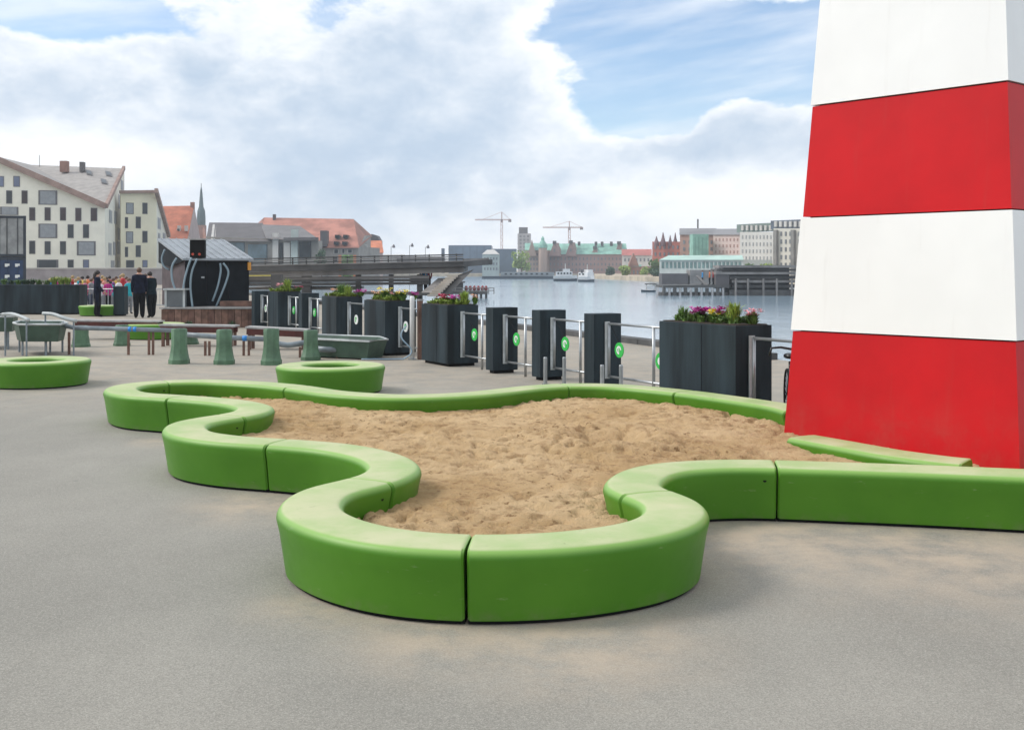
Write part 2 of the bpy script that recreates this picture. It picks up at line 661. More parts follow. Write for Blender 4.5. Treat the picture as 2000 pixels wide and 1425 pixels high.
mb.add([(-930, -50, WATER), (930, -50, WATER), (930, 1420, WATER), (-930, 1420, WATER)], [(0, 1, 2, 3)])
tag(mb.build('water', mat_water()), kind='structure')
# banks across the harbour
m_bank = mat('bank_stone', (.21, .20, .19), .85, .3, .2)
m_beach = mat('bank_paving', (.46, .38, .28), .85, .2, .3)
mb = MB()
mb.prism([(X(560, 235), 235), (X(745, 300), 300), (X(760, 420), 420), (-60, 900), (-420, 900), (-420, 330), (X(150, 235) - 10, 330), (X(330, 235), 240)], -3, .3)
tag(mb.build('far_bank_left', m_bank), kind='structure')
mb = MB()
mb.prism([(X(745, 440), 440), (X(1145, 430), 430), (X(1165, 330), 330), (X(1260, 265), 265), (X(1450, 225), 225), (X(1700, 170), 170), (420, 160), (900, 1400), (-260, 1400)], -3, -.15)
tag(mb.build('far_bank_right', m_beach), kind='structure')

# ------------------------------------------------------------------ the winding bench round the sandpit
BH = 0.37
pix = [(1566, 801), (1527, 791), (1470, 782), (1421, 775), (1337, 764), (1246, 755), (1176, 751), (1102, 751), (1040, 755), (1000, 759.5), (930, 767), (860, 771), (800, 772.5),
       (744, 771.5), (652, 765), (580, 754.5), (507, 747.5), (415, 743), (350, 743.5), (300, 746), (255, 751), (236, 758), (246, 765), (272, 769.5), (310, 772), (350, 774.5),
       (412, 779), (465, 785), (498, 794), (486, 803.5), (450, 811), (410, 817), (372, 825), (361, 835), (379, 846), (434, 854.5), (488, 858.8), (540, 861.8),
       (600, 866), (653, 871), (710, 881), (752, 894), (770, 911), (752, 926), (720, 937), (675, 948), (640, 957), (611, 975), (608, 997), (645, 1018), (707, 1036), (780, 1048), (850, 1054),
       (914, 1056.5), (1000, 1056), (1105, 1051), (1221, 1037), (1290, 1020), (1319, 1000), (1309, 979), (1266, 961), (1240, 951), (1237, 938), (1262, 921), (1305, 911), (1370, 905.5), (1440, 903.5), (1513, 904.5),
       (1640, 908.5), (1800, 914), (1996, 922), (2090, 926)]
joints = [(1337, 764), (1102, 751), (580, 754.5), (323, 744.5), (350, 774.5), (450, 811), (540, 861.8), (720, 937), (914, 1056.5), (1266, 961), (1513, 904.5)]
seg_labels = [
    'green bench segment rising from the far rim to the striped tower',
    'gently curved far rim bench segment in front of the long flower planter',
    'long wavy far rim bench segment behind the sand, in front of the green ring seat',
    'straight far rim bench segment just right of the leftmost bend of the sandpit',
    'tight U-shaped bench segment at the far left tip of the sandpit',
    'curved bench segment bulging into the sand on the upper left side',
    'crescent bench segment bulging outwards on the middle left side',
    'curved bench segment bulging into the sand left of the nearest bend',
    'left half of the big nearest bend, with a faint orange scuff on top',
    'right half of the big nearest bend, wrapping round to the right',
    'hooked bench segment on the right with a small dark bolt hole near its joint',
    'straight bench segment running out of the picture on the right',
]


def catmull(P, step=.02):
    out = []
    for i in range(len(P) - 1):
        p0, p1, p2, p3 = P[max(i - 1, 0)], P[i], P[i + 1], P[min(i + 2, len(P) - 1)]
        n = max(2, int((p2 - p1).length / step))
        for k in range(n):
            t = k / n
            out.append(.5 * ((2 * p1) + (p2 - p0) * t + (2 * p0 - 5 * p1 + 4 * p2 - p3) * t * t + (3 * p1 - p0 - 3 * p2 + p3) * t ** 3))
    out.append(P[-1].copy())
    return out


def resample(P, step):
    L = [0]
    for a, b in zip(P, P[1:]):
        L.append(L[-1] + (b - a).length)
    n = int(L[-1] / step)
    out, j = [], 0
    for i in range(n + 1):
        s = L[-1] * i / n
        while j < len(L) - 2 and L[j + 1] < s:
            j += 1
        f = (s - L[j]) / max(1e-9, L[j + 1] - L[j])
        out.append(P[j].lerp(P[j + 1], f))
    return out


ctrl = [G(x, y, BH) for x, y in pix]
for p in ctrl:
    p.z = 0
path = resample(catmull(ctrl), .03)
for _ in range(14):
    path = [path[0]] + [(path[i - 1] + path[i] * 2 + path[i + 1]) / 4 for i in range(1, len(path) - 1)] + [path[-1]]
path = resample(path, .03)

# cross-section: (across, height), flared sides and a softly rounded top edge
HWT, HWB, RT = .188, .138, .052
prof = [(-HWB, .022), (-(HWB + .014), .12), (-(HWB + .034), .25)]
for k in range(7):
    a = math.pi - k * math.pi / 12
    prof.append((-(HWT - RT) + RT * math.cos(a), BH - RT + RT * math.sin(a)))
prof += [(-.07, BH + .003), (.07, BH + .003)]
for k in range(7):
    a = math.pi / 2 - k * math.pi / 12
    prof.append(((HWT - RT) + RT * math.cos(a), BH - RT + RT * math.sin(a)))
prof += [(HWB + .034, .25), (HWB + .014, .12), (HWB, .022)]


def frames(P):
    out = []
    for i, p in enumerate(P):
        t = (P[min(i + 1, len(P) - 1)] - P[max(i - 1, 0)]).normalized()
        out.append((p, t, Vector((t.y, -t.x, 0))))
    return out


def sweep(P, prof, z0=0.0, round_end=True):
    fr = frames(P)
    rings = []
    cz = BH * .5
    if round_end:
        p, t, n = fr[0]
        rings.append([p + n * (s * .93) + Vector((0, 0, z0 + cz + (z - cz) * .955)) for s, z in prof])
    for i, (p, t, n) in enumerate(fr):
        if round_end and i == 0:
            p = p + t * .012
        if round_end and i == len(fr) - 1:
            p = p - t * .012
        rings.append([p + n * s + Vector((0, 0, z0 + z)) for s, z in prof])
    if round_end:
        p, t, n = fr[-1]
        rings.append([p + n * (s * .93) + Vector((0, 0, z0 + cz + (z - cz) * .955)) for s, z in prof])
    k = len(prof)
    vs = [v for r in rings for v in r]
    fs = []
    for i in range(len(rings) - 1):
        for j in range(k):
            j2 = (j + 1) % k
            fs.append((i * k + j, i * k + j2, (i + 1) * k + j2, (i + 1) * k + j))
    fs.append(tuple(range(k)))
    fs.append(tuple(range(len(vs) - 1, len(vs) - k - 1, -1)))
    return MB().add(vs, fs)


base_prof = [(-.115, 0.0), (-.115, .06), (.115, .06), (.115, 0.0)]


def nearest(px):
    q = G(px[0], px[1], BH)
    q.z = 0
    return min(range(len(path)), key=lambda i: (path[i] - q).length)


cuts = [0] + [nearest(j) for j in joints] + [len(path) - 1]


def smooth_angle(o, deg=38):
    me = o.data
    bm = bmesh.new()
    bm.from_mesh(me)
    for e in bm.edges:
        if len(e.link_faces) == 2 and e.calc_face_angle(0) > R(deg):
            e.smooth = False
    for f in bm.faces:
        f.smooth = True
    bm.to_mesh(me)
    bm.free()


for i, lab in enumerate(seg_labels):
    a, b = cuts[i], cuts[i + 1]
    P = [v.copy() for v in path[a:b + 1]]
    t0, t1 = (P[1] - P[0]).normalized(), (P[-1] - P[-2]).normalized()
    P[0] += t0 * .006
    P[-1] -= t1 * .006
    root = thing('bench_segment', lab, 'bench', (*P[len(P) // 2].xy, 0), 'bench segments round the sandpit')
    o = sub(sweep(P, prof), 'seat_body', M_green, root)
    smooth_angle(o)
    sub(sweep(P, base_prof, round_end=False), 'foot_strip', M_rubber, root)
    # bolt holes near the joints
    fr = frames(P)
    for seg, end, side in ((8, 3, -1), (6, 3, -1), (10, len(P) - 4, 1), (4, 3, -1)):
        if seg != i:
            continue
        p, t, n = fr[end]
        hw = HWB + .0385
        c = p + n * side * hw + Vector((0, 0, .285))
        sub(MB().tube([c - n * side * .012, c + n * side * .004], .013, 10), 'bolt_hole', M_rubber, root)

# a lone curved segment half sunk in the sand at the foot of the tower
ctrl2 = [G(x, y, .255) for x, y in ((1566, 851), (1640, 864), (1735, 881), (1830, 894), (1888, 900))]
for p in ctrl2:
    p.z = 0
P2 = resample(catmull(ctrl2), .03)
root = thing('bench_segment', 'sand-covered curved bench segment half sunk in the sand at the tower foot', 'bench', (*P2[len(P2) // 2].xy, 0), 'bench segments round the sandpit')
o = sub(sweep(P2, prof, z0=-.115), 'seat_body', M_green, root)
smooth_angle(o)

# ring seats
ring_prof = []
RM = .565
for s, z in prof:
    ring_prof.append((RM + s, z))


def ring_seat(px, top_y, label, d=None):
    d = d or (EYE - BH) * F / (top_y - H0)
    c = Vector((X(px, d), d, 0))
    root = thing('ring_seat', label, 'bench', c, 'round ring seats')
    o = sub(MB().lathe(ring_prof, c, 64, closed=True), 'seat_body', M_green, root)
    smooth_angle(o)
    sub(MB().lathe([(RM + a, b) for a, b in base_prof], c, 48, closed=True), 'foot_strip', M_rubber, root)
    return root


ring_seat(646, 712, 'green ring seat behind the sandpit, beside the dark trough')
ring_seat(72, 702, 'green ring seat cut off by the left edge of the picture')
ring_seat(196, 0, 'small-looking far green ring seat by the woman in navy', d=41.0)
ring_seat(300, 0, 'green ring seat beyond the grey play pipe', d=27.6)

# ------------------------------------------------------------------ sand
poly = [(p.x, p.y) for p in path] + [(5.2, 8.6), (5.4, 11.2), (3.6, 11.6)]


def inside(x, y):
    c = False
    j = len(poly) - 1
    for i in range(len(poly)):
        xi, yi = poly[i]
        xj, yj = poly[j]
        if (yi > y) != (yj > y) and x < (xj - xi) * (y - yi) / (yj - yi) + xi:
            c = not c
        j = i
    return c


def sand_h(x, y):
    v = Vector((x, y, 0))
    h = .205 + .05 * noise.noise(v * .55)
    # mound up toward the tower and the far middle
    h += .02 * math.exp(-((x - 2.6) ** 2 + (y - 9.4) ** 2) / 2.2) - .06 * math.exp(-((x - 2.9) ** 2 + (y - 8.7) ** 2) / 1.2) + .02 * math.exp(-((x - .6) ** 2 + (y - 11.4) ** 2) / 1.6)
    h += .026 * noise.fractal(v * 2.1, 1.0, 2.0, 4)
    churn = min(1, max(0, .5 + 1.4 * noise.noise(v * .8 + Vector((4, 9, 0)))))
    h += (.008 + .015 * churn) * noise.fractal(v * 6.5 + Vector((3, 1, 0)), .8, 2.0, 4)
    b = noise.noise(v * 8.5 + Vector((7, 2, 1)))
    t = min(1, max(0, (b - .16) / .12))
    h -= (.012 + .030 * churn) * t * t * (3 - 2 * t)                      # footprints and scoops
    b = noise.noise(v * 15 + Vector((1, 6, 1)))
    t = min(1, max(0, (b - .22) / .10))
    h -= .018 * churn * t
    h += .010 * noise.noise(v * 24)
    # drifted up against the far rim
    h += .075 * math.exp(-((x - 1.5) ** 2 / 2.6 + (y - 11.7) ** 2 / .9)) + .05 * math.exp(-((x + 2.6) ** 2 / 2.0 + (y - 12.4) ** 2 / .6))
    # one dug hollow
    q = G(1190, 862, .2)
    r2 = ((x - q.x) / .34) ** 2 + ((y - q.y) / .50) ** 2
    h += -.10 * math.exp(-r2 * 1.6) + .05 * math.exp(-(math.sqrt(r2) - 1.3) ** 2 * 5)
    return h


def make_sand():
    x0, x1, y0, y1, st = -4.2, 5.3, 5.4, 13.6, .024
    nx, ny = int((x1 - x0) / st), int((y1 - y0) / st)
    idx, vs, fs = {}, [], []
    rowin = []
    for j in range(ny + 1):
        y = y0 + j * st
        for i in range(nx + 1):
            x = x0 + i * st
            if inside(x, y):
                idx[(i, j)] = len(vs)
                vs.append((x, y, sand_h(x, y)))
    for (i, j), a in idx.items():
        b, c, d = idx.get((i + 1, j)), idx.get((i + 1, j + 1)), idx.get((i, j + 1))
        if b is not None and c is not None and d is not None:
            fs.append((a, b, c, d))
    return MB().add(vs, fs)


o = make_sand().build('sand', mat_sand(), smooth=True)
tag(o, 'heaped tan play sand full of footprints inside the green bench', 'sand', kind='stuff')

# ------------------------------------------------------------------ striped tower
TL, TR_ = Vector((2.445, 10.2)), Vector((3.86, 8.55))
side = TR_ - TL
perp = Vector((-side.y, side.x)).normalized() * side.length       # away from the camera
if perp.y < 0:
    perp = -perp
base = [TL, TR_, TR_ + perp, TL + perp]
cen = (base[0] + base[2]) / 2
troot = thing('striped_tower', 'tall tapering tower with red and white painted bands', 'tower', (cen.x, cen.y, 0))
ZB = [.02, 1.144, 2.163, 3.17, 4.18, 5.19, 6.2]
TAP = .056                                                     # share of the half width lost per metre


def tcorner(i, z, out=0.0):
    p = cen + (base[i] - cen) * (1 - TAP * z) * (1 + out)
    return Vector((p.x, p.y, z))


for k in range(6):
    za, zb = ZB[k], ZB[k + 1]
    red = k % 2 == 0
    out = .000 if red else .014
    for i in range(4):
        j = (i + 1) % 4
        a, b = tcorner(i, za + .006, out), tcorner(j, za + .006, out)
        c, d = tcorner(j, zb - .006, out), tcorner(i, zb - .006, out)
        ins = out - .045
        m_ = MB().hexa([a, b, tcorner(j, za + .006, ins), tcorner(i, za + .006, ins), d, c, tcorner(j, zb - .006, ins), tcorner(i, zb - .006, ins)])
        sub(m_, 'red_panel' if red else 'white_panel', M_red if red else M_white, troot)
core = MB()
for k in range(1):
    core.hexa([tcorner(i, .0, -.05) for i in range(4)] + [tcorner(i, 6.18, -.05) for i in range(4)])
sub(core, 'core', M_rubber, troot)

# ------------------------------------------------------------------ row of dark planters on the quay
PH = 1.07


def obox(corner, l1, l2, z0, z1):
    """box from its near bottom corner: l1 along U1 (back left), l2 along U2 (right)"""
    a = Vector((corner[0], corner[1], 0))
    p = [a, a + U2 * l2, a + U2 * l2 + U1 * l1, a + U1 * l1]
    return [v + Vector((0, 0, z0)) for v in p], [v + Vector((0, 0, z1)) for v in p]


def planter(px, top_y, l1, label, plants=None, l2=.46, name='planter_box', h=PH, cat='planter', grp='dark slate boxes along the quay'):
    d = (EYE - h) * F / (top_y - H0)
    c = Vector((X(px, d), d, 0))
    root = thing(name, label, cat, c, grp)
    lo, hi = obox(c, l1, l2, .05, h)
    m_ = MB().hexa(lo + hi)
    sub(m_, 'box_body', M_dark, root, bevel=.006)
    lo, hi = obox(c + U1 * .05 + U2 * .05, l1 - .1, l2 - .1, 0, .06)
    sub(MB().hexa(lo + hi), 'plinth', M_rubber, root)
    if plants is not None:
        # rim frame and soil
        t = .035
        lo, hi = obox(c + U1 * t + U2 * t, l1 - 2 * t, l2 - 2 * t, h - .002, h + .012)
        sub(MB().hexa(lo + hi), 'soil', mat('soil', (.045, .032, .024), .9, .4, 20), root)
        gc = MB()
        for _ in range(46):
            q = c + U1 * random.uniform(.08, l1 - .08) + U2 * random.uniform(.06, l2 - .06)
            leaf_clump(gc, (q.x, q.y, h + .01), .12, random.uniform(.05, .12), 16, w=.014)
        sub(gc, 'ground_cover', M_leafy if random.random() < .6 else M_leaf, root)['kind'] = 'stuff'
    # joint line between the two plates of the long face
    if l1 > .9:
        q = c + U1 * (l1 * .42)
        lo2, hi2 = obox(q - U2 * .003, .012, .004, .06, h - .01)
        sub(MB().hexa(lo2 + hi2), 'seam', M_black, root)
    return root, c


def leaf_clump(mb, c, r, h, n, spread=1.0, w=.012):
    for _ in range(n):
        a = random.uniform(0, 2 * math.pi)
        l = h * random.uniform(.55, 1.1)
        lean = random.uniform(.15, .9) * spread
        b = Vector((c[0] + r * .25 * random.uniform(-1, 1), c[1] + r * .25 * random.uniform(-1, 1), c[2]))
        dirv = Vector((math.cos(a), math.sin(a), 0))
        sidev = Vector((-dirv.y, dirv.x, 0)) * w
        mid = b + dirv * r * lean * .5 + Vector((0, 0, l * .65))
        tip = b + dirv * r * lean + Vector((0, 0, l * (1.0 - .35 * lean)))
        mb.add([b - sidev * .6, b + sidev * .6, mid + sidev, mid - sidev, tip], [(0, 1, 2, 3), (3, 2, 4)])


def grass_tuft(c, r, h, label, mats=None, n=90, grp='grass tufts in the planters'):
    root = thing('grass_tuft', label, 'plant', c, grp)
    m_ = MB()
    leaf_clump(m_, c, r, h, n, w=.006 + r * .01)
    o = sub(m_, 'blades', mats or M_leafy, root)
    return root


def flower_clump(c, r, h, colr, label, n=16, cat='flower', grp='flowers in the planters'):
    root = thing('flower_clump', label, cat, c, grp)
    m_ = MB()
    leaf_clump(m_, c, r * 1.25, h * .95, 130, w=.014)
    sub(m_, 'foliage', random.choice([M_leaf, M_leaf, M_leafy]), root)
    m2 = MB()
    for _ in range(n):
        a, q = random.uniform(0, 6.28), r * math.sqrt(random.random())
        p = (c[0] + q * math.cos(a), c[1] + q * math.sin(a), c[2] + h * random.uniform(.6, 1.05))
        s = random.uniform(.022, .040)
        tilt = random.uniform(-.6, .6)
        for k in range(5):
            b = k * 1.257 + a
            e = Vector((math.cos(b), math.sin(b), .35 + tilt * math.sin(b)))
            f = Vector((math.cos(b + .9), math.sin(b + .9), .3))
            m2.add([p, Vector(p) + e * s, Vector(p) + (e + f) * s * .75, Vector(p) + f * s], [(0, 1, 2, 3)])
    sub(m2, 'petals', colr, root)
    return root


F_mag = mat('petal_magenta', (.48, .03, .30), .6, .35, 20)
F_pink = mat('petal_pink', (.70, .28, .32), .6, .3, 20)
F_yel = mat('petal_yellow', (.75, .60, .04), .6, .2, 20)
F_red = mat('petal_crimson', (.45, .03, .09), .6, .3, 20)
F_peach = mat('petal_peach', (.75, .42, .28), .6, .25, 20)
F_wht = mat('petal_white', (.80, .74, .76), .6, .1, 20)

row = {}
row['long'] = planter(1437, 636.6, 1.42, 'big slate planter with magenta flowers beside the striped tower', True, .52)
row['n3'] = planter(1160, 613, .26, 'narrow slate pillar box nearest to the big flower planter', name='pillar_box', cat='pillar')
row['n2'] = planter(1055, 606, .26, 'middle one of the three narrow slate pillar boxes', name='pillar_box', cat='pillar')
row['n1'] = planter(963, 601, .26, 'narrow slate pillar box next to the planter with red blossoms', name='pillar_box', cat='pillar')
row['p0'] = planter(874, 596, 1.10, 'slate planter with crimson blossoms and lime grass beside the white pole', True, .60)
row['p1'] = planter(752, 588, 1.12, 'slate planter with peach and yellow flowers left of the white pole', True, .66)
row['p2'] = planter(657, 580, .98, 'slate planter with pale green grass and a magenta bloom', True, .62)
row['n0'] = planter(590, 572.5, .3, 'narrow slate pillar box between two planters near the hut', name='pillar_box', cat='pillar')
row['p3'] = planter(543, 570, .95, 'farthest flowered slate planter, beside the brown plinth of the hut', True, .66)
row['n00'] = planter(497, 568, .3, 'slate pillar box right behind the corner of the hut plinth', name='pillar_box', cat='pillar')


def on(rt, f1, f2, l1, l2):
    c = rt[1]
    p = c + U1 * (l1 * f1) + U2 * (l2 * f2)
    return Vector((p.x, p.y, PH + .008))


# long planter plants, left (far) to right (near)
L = ('long', 1.46, .42)


def P_(key, f1, f2):
    l = {'long': (1.42, .52), 'p0': (1.10, .60), 'p1': (1.12, .66), 'p2': (.98, .62), 'p3': (.95, .66)}[key]
    return on(row[key], f1, f2, *l)


grass_tuft(P_('long', .86, .4), .16, .20, 'thin grey-green grass tuft at the far end of the big planter', M_leaf, 70)
flower_clump(P_("long", .62, .4), .12, .15, F_mag, 'tall magenta flower clump in the big planter', 46)
flower_clump(P_('long', .43, .35), .08, .13, F_yel, 'low yellow flower clump in the big planter', 14)
flower_clump(P_('long', .44, .65), .09, .17, F_mag, 'smaller magenta flower clump beside the yellow one', 30)
grass_tuft(P_('long', .22, .45), .17, .27, 'full lime grass tuft in the big planter', M_leafy, 150)
flower_clump(P_('long', .06, .6), .10, .16, F_pink, 'pink and white flower clump at the near end of the big planter', 18)
flower_clump(P_('long', .75, .6), .10, .09, F_wht, 'low pale creeping plant behind the magenta flowers', 6)
flower_clump(P_('p0', .85, .5), .16, .13, F_red, 'green leaves with a few crimson flowers at the left of their planter', 8)
flower_clump(P_('p0', .55, .45), .12, .15, F_red, 'dense crimson flower clump beside the lime grass', 22)
flower_clump(P_('p0', .3, .5), .12, .14, F_mag, 'magenta flower clump beside the lime grass', 20)
grass_tuft(P_('p0', .06, .6), .17, .27, 'bushy lime grass tuft near the three pillar boxes', M_leafy, 150)
flower_clump(P_('p0', .03, .92), .07, .16, F_peach, 'small brownish pink flower clump at the planter corner', 8)
for k, (f1, f2, r, h, c_, lab) in enumerate((
        (.92, .4, .13, .16, F_peach, 'peach flower clump at the far end, left of the white pole'),
        (.55, .4, .16, .24, F_yel, 'yellow-green flower clump with tall leaves, left of the white pole'),
        (.25, .5, .14, .18, F_pink, 'pink flower clump in the middle, left of the white pole'),
        (.05, .6, .14, .20, F_yel, 'yellow flower clump at the near corner, left of the white pole'),
        (.03, .95, .10, .14, F_mag, 'violet flower clump at the right corner, left of the white pole'))):
    flower_clump(P_('p1', f1, f2), r, h, c_, lab, 18)
flower_clump(P_('p2', .85, .5), .13, .16, F_peach, 'peach flower clump beside the pale grass')
grass_tuft(P_('p2', .5, .5), .22, .34, 'tall pale green grass in the planter with one magenta bloom', M_leaf, 160)
grass_tuft(P_('p2', .1, .5), .2, .30, 'second pale green grass in the planter with one magenta bloom', M_leafy, 120)
flower_clump(P_('p2', .02, .95), .14, .14, F_mag, 'single magenta flower clump at the right corner of its planter', 22)
flower_clump(P_('p3', .6, .5), .2, .20, F_pink, 'pink flower clump in the farthest flowered planter', 20)
grass_tuft(P_('p3', .2, .5), .24, .40, 'tall lime grass in the farthest flowered planter', M_leafy, 150)
flower_clump(P_('p3', .02, .9), .12, .14, F_red, 'red flower clump at the right corner of the farthest planter', 12)


# railing panels strung between the boxes
def rail_panel(key, l2, length, label, disc, zt=.93, zb=.19, both=True, dpos=.42):
    c = row[key][1]
    p = c + U2 * (l2 * .5) - U1 * .012
    t = -U1
    root = thing('quay_railing', label, 'railing', p, 'railing panels between the boxes')
    fr = MB()
    r = .018
    a, b = p + Vector((0, 0, zb)), p + Vector((0, 0, zt))
    e, f = p + t * length + Vector((0, 0, zt)), p + t * length + Vector((0, 0, zb))
    fr.tube([a + t * .02, b + t * .02], r + .004, 10)
    fr.tube([b, e], r, 10)
    fr.tube([a, f], r, 10)
    sub(fr, 'frame', M_steel, root, smooth=True)
    # flat mounting plate on the box
    m_ = MB()
    lo, hi = [], []
    q = p + t * .004
    m_.hexa([v + Vector((0, 0, zb - .03)) for v in (q - U2 * .06, q + U2 * .02, q + U2 * .02 + t * .012, q - U2 * .06 + t * .012)] +
            [v + Vector((0, 0, zt + .03)) for v in (q - U2 * .06, q + U2 * .02, q + U2 * .02 + t * .012, q - U2 * .06 + t * .012)])
    sub(m_, 'mounting_plate', M_rim, root)
    m_ = MB()
    pp = p + t * (length * .62)
    m_.tube([pp, pp + Vector((0, 0, zt))], .022, 10)
    sub(m_, 'post', M_steel, root, smooth=True)
    if disc:
        dc = p + t * dpos + Vector((0, 0, (zt + zb) / 2 + .02)) - U2 * .035
        sub(MB().tube([b + t * .05, dc + Vector((0, 0, .10))], .005, 6), 'strap', M_rubber, root)
        big = MB()
        big.tube([dc - U2 * .006, dc + U2 * .006], .105, 28)
        dd = sub(big, 'badge', M_badge if disc == 'green' else M_badgew, root)
        # the pale emblem in its middle
        em = MB()
        face = dc - U2 * .009
        n = 22
        ring = []
        up = Vector((0, 0, 1))
        vs, fs = [], []
        for k in range(n):
            a_ = 2 * math.pi * k / n
            for rr in (.035, .058):
                vs.append(face + t * rr * math.cos(a_) + up * rr * math.sin(a_))
        for k in range(n - 5):
            k2 = (k + 1) % n
            fs.append((2 * k, 2 * k2, 2 * k2 + 1, 2 * k + 1))
        em.add(vs, fs)
        em.add([face + t * .008 + up * .045, face - t * .008 + up * .045, face - t * .008 - up * .04, face + t * .008 - up * .04], [(0, 1, 2, 3)])
        ee = em.build('emblem', M_badgew if disc == 'green' else M_badge)
        ee.parent = dd


def gap(k1, k2):
    return (row[k1][1] - row[k2][1]).length


rail_panel('n3', .46, 1.75, 'steel railing panel between the nearest pillar box and the big planter', 'green', dpos=.33)
rail_panel('n2', .46, gap('n2', 'n3') - .30, 'steel railing panel with green badge on the middle pillar box', 'green', dpos=.40)
rail_panel('n1', .46, gap('n1', 'n2') - .30, 'steel railing panel with green badge on the pillar box by the red blossoms', 'green', dpos=.42)
rail_panel('p0', .60, gap('p0', 'n1') - .36, 'steel railing panel with green badge on the crimson-flowered planter', 'green', dpos=.5)
rail_panel('p1', .66, gap('p1', 'p0') - 1.2, 'steel railing panel with white badge beside the white pole', 'white', dpos=.32)
rail_panel('p2', .62, gap('p2', 'p1') - 1.2, 'steel railing panel with white badge on the pale grass planter', 'white', dpos=.5)
rail_panel('n0', .46, .9, 'steel railing panel with green badge on the pillar box near the hut', 'green', dpos=.4)
rail_panel('p3', .66, .9, 'steel railing panel with green badge on the farthest flowered planter', 'green', dpos=.45)
rail_panel('n00', .46, .85, 'steel railing panel with white badge behind the hut plinth', 'white', dpos=.45)
rail_panel('long', .46, 2.1, 'steel railing panel running from the big planter behind the tower', None, zt=.93)

# a loose green badge board seen at the left end of the big planter
c = row['long'][1] + U1 * 1.62 + U2 * .2
root = thing('badge_sign', 'round green badge half hidden behind the big planter', 'sign', (c.x, c.y, 0))
sub(MB().tube([(c.x, c.y, 0), (c.x, c.y, .95)], .018, 8), 'stake', M_steel, root, smooth=True)
dc = c + Vector((0, 0, .56)) - U2 * .03
dd = sub(MB().tube([dc - U2 * .006, dc + U2 * .006], .105, 28), 'badge', M_badge, root)
e_ = MB().tube([dc - U2 * .012, dc - U2 * .008], .05, 20).build('emblem', M_badgew)
e_.parent = dd

# short steel stubs set in the ground in front of two pillar boxes
for px, top, lab in ((1065, 697, 'short steel stub post, leftmost of the four'), (1102, 697, 'short steel stub post at the right foot of the middle pillar box'),
                     (1176, 712, 'short steel stub post at the left foot of the nearest pillar box'), (1213, 712, 'short steel stub post, rightmost of the four')):
    z = .40
    d = (EYE - z) * F / (top - H0)
    c = (X(px, d), d, 0)
    m_ = MB().lathe([(.028, 0), (.028, .385), (.022, z), (0.004, z)], c, 14)
    m_.lathe([(.05, 0.001), (.05, .012), (.03, .014)], c, 14)
    tag(m_.build('stub_post', M_steel, smooth=False), lab, 'bollard', 'steel stub posts')

# pole and board between two planters, with a hose coiling down
c = G(805, 702)
root = thing('white_pole', 'slim white pole standing between two slate planters', 'pole', c)
sub(MB().lathe([(.045, 0), (.045, 1.16), (.03, 1.19)], c, 14), 'shaft', mat('pole_white', (.68, .68, .67), .5, .08), root, smooth=True)
sub(MB().lathe([(.08, 0.0), (.08, .02), (.05, .03)], c, 14), 'foot_plate', M_steel, root)
c2 = c + U2 * .02 + Vector((.13, .02, 0))
root = thing('timber_post', 'weathered brown timber post beside the white pole', 'post', c2)
sub(MB().box((c2.x, c2.y, .55), (.085, .085, 1.10), .5), 'shaft', M_brown, root, bevel=.006)
sub(MB().box((c2.x, c2.y, 1.115), (.10, .10, .03), .5), 'cap', M_greyplank, root)
pts = []
for k in range(26):
    t = k / 25
    pts.append(c + Vector((-.10 - .10 * math.sin(t * 7), -.08, .62 * (1 - t) ** 1.3 + .016)))
for k in range(14):
    pts.append(pts[-1] + Vector((-.055, -.012 * math.sin(k * .7), 0)))
tag(MB().tube(pts, .014, 7).build('water_hose', mat('pale_blue_hose', (.30, .42, .52), .5), smooth=True), 'pale blue hose hanging by the white pole and trailing left', 'hose')

# ------------------------------------------------------------------ bicycle parked by the rail, mostly behind the tower
bc = Vector((X(1546, 12.0), 12.0, 0))
root = thing('bicycle', 'black bicycle parked by the railing, mostly hidden behind the tower', 'bicycle', bc)
fw = Vector((.14, 1, 0)).normalized()
fs_ = Vector((fw.y, -fw.x, 0))
M_bike = mat('bicycle_black', (.015, .015, .017), .3)


def B(f, s, z):
    return bc - fw * f + fs_ * s + Vector((0, 0, z))


for f, nm in ((.42, 'wheel'), (-.42, 'wheel')):
    pts = [B(f + .29 * math.cos(a), 0, .30 + .29 * math.sin(a)) for a in [2 * math.pi * k / 28 for k in range(29)]]
    w_ = sub(MB().tube(pts, .017, 7), nm, M_rubber, root, smooth=True)
    sp = MB()
    for k in range(12):
        a = math.pi * k / 12
        sp.tube([B(f + .28 * math.cos(a), 0, .30 + .28 * math.sin(a)), B(f - .28 * math.cos(a), 0, .30 - .28 * math.sin(a))], .0025, 4)
    so = sp.build('spokes', M_steel)
    so.parent = w_
fm = MB()
for a, b in (((-.42, 0, .30), (-.05, 0, .28)), ((-.05, 0, .28), (-.16, 0, .70)), ((-.16, 0, .66), (.30, 0, .68)), ((-.05, 0, .28), (.31, 0, .60)), ((-.42, 0, .30), (-.15, 0, .62)), ((.30, 0, .72), (.42, 0, .30))):
    fm.tube([B(*a), B(*b)], .016, 8)
sub(fm, 'frame', M_bike, root, smooth=True)
hb = MB()
hb.tube([B(.30, 0, .70), B(.29, 0, .86)], .013, 8)
hb.tube([B(.33, -.26, .80), B(.36, -.24, .88), B(.30, -.14, .885), B(.29, 0, .86), B(.30, .14, .885), B(.36, .24, .88), B(.33, .26, .80)], .013, 8)
sub(hb, 'handlebar', M_bike, root, smooth=True)
sub(MB().blob(B(-.19, 0, .76), (.07, .11, .035)), 'saddle', M_bike, root, smooth=True)
ck = MB()
ck.tube([B(-.05, -.05, .28), B(.03, -.06, .16)], .011, 6)
ck.tube([B(-.05, .05, .28), B(-.13, .06, .40)], .011, 6)
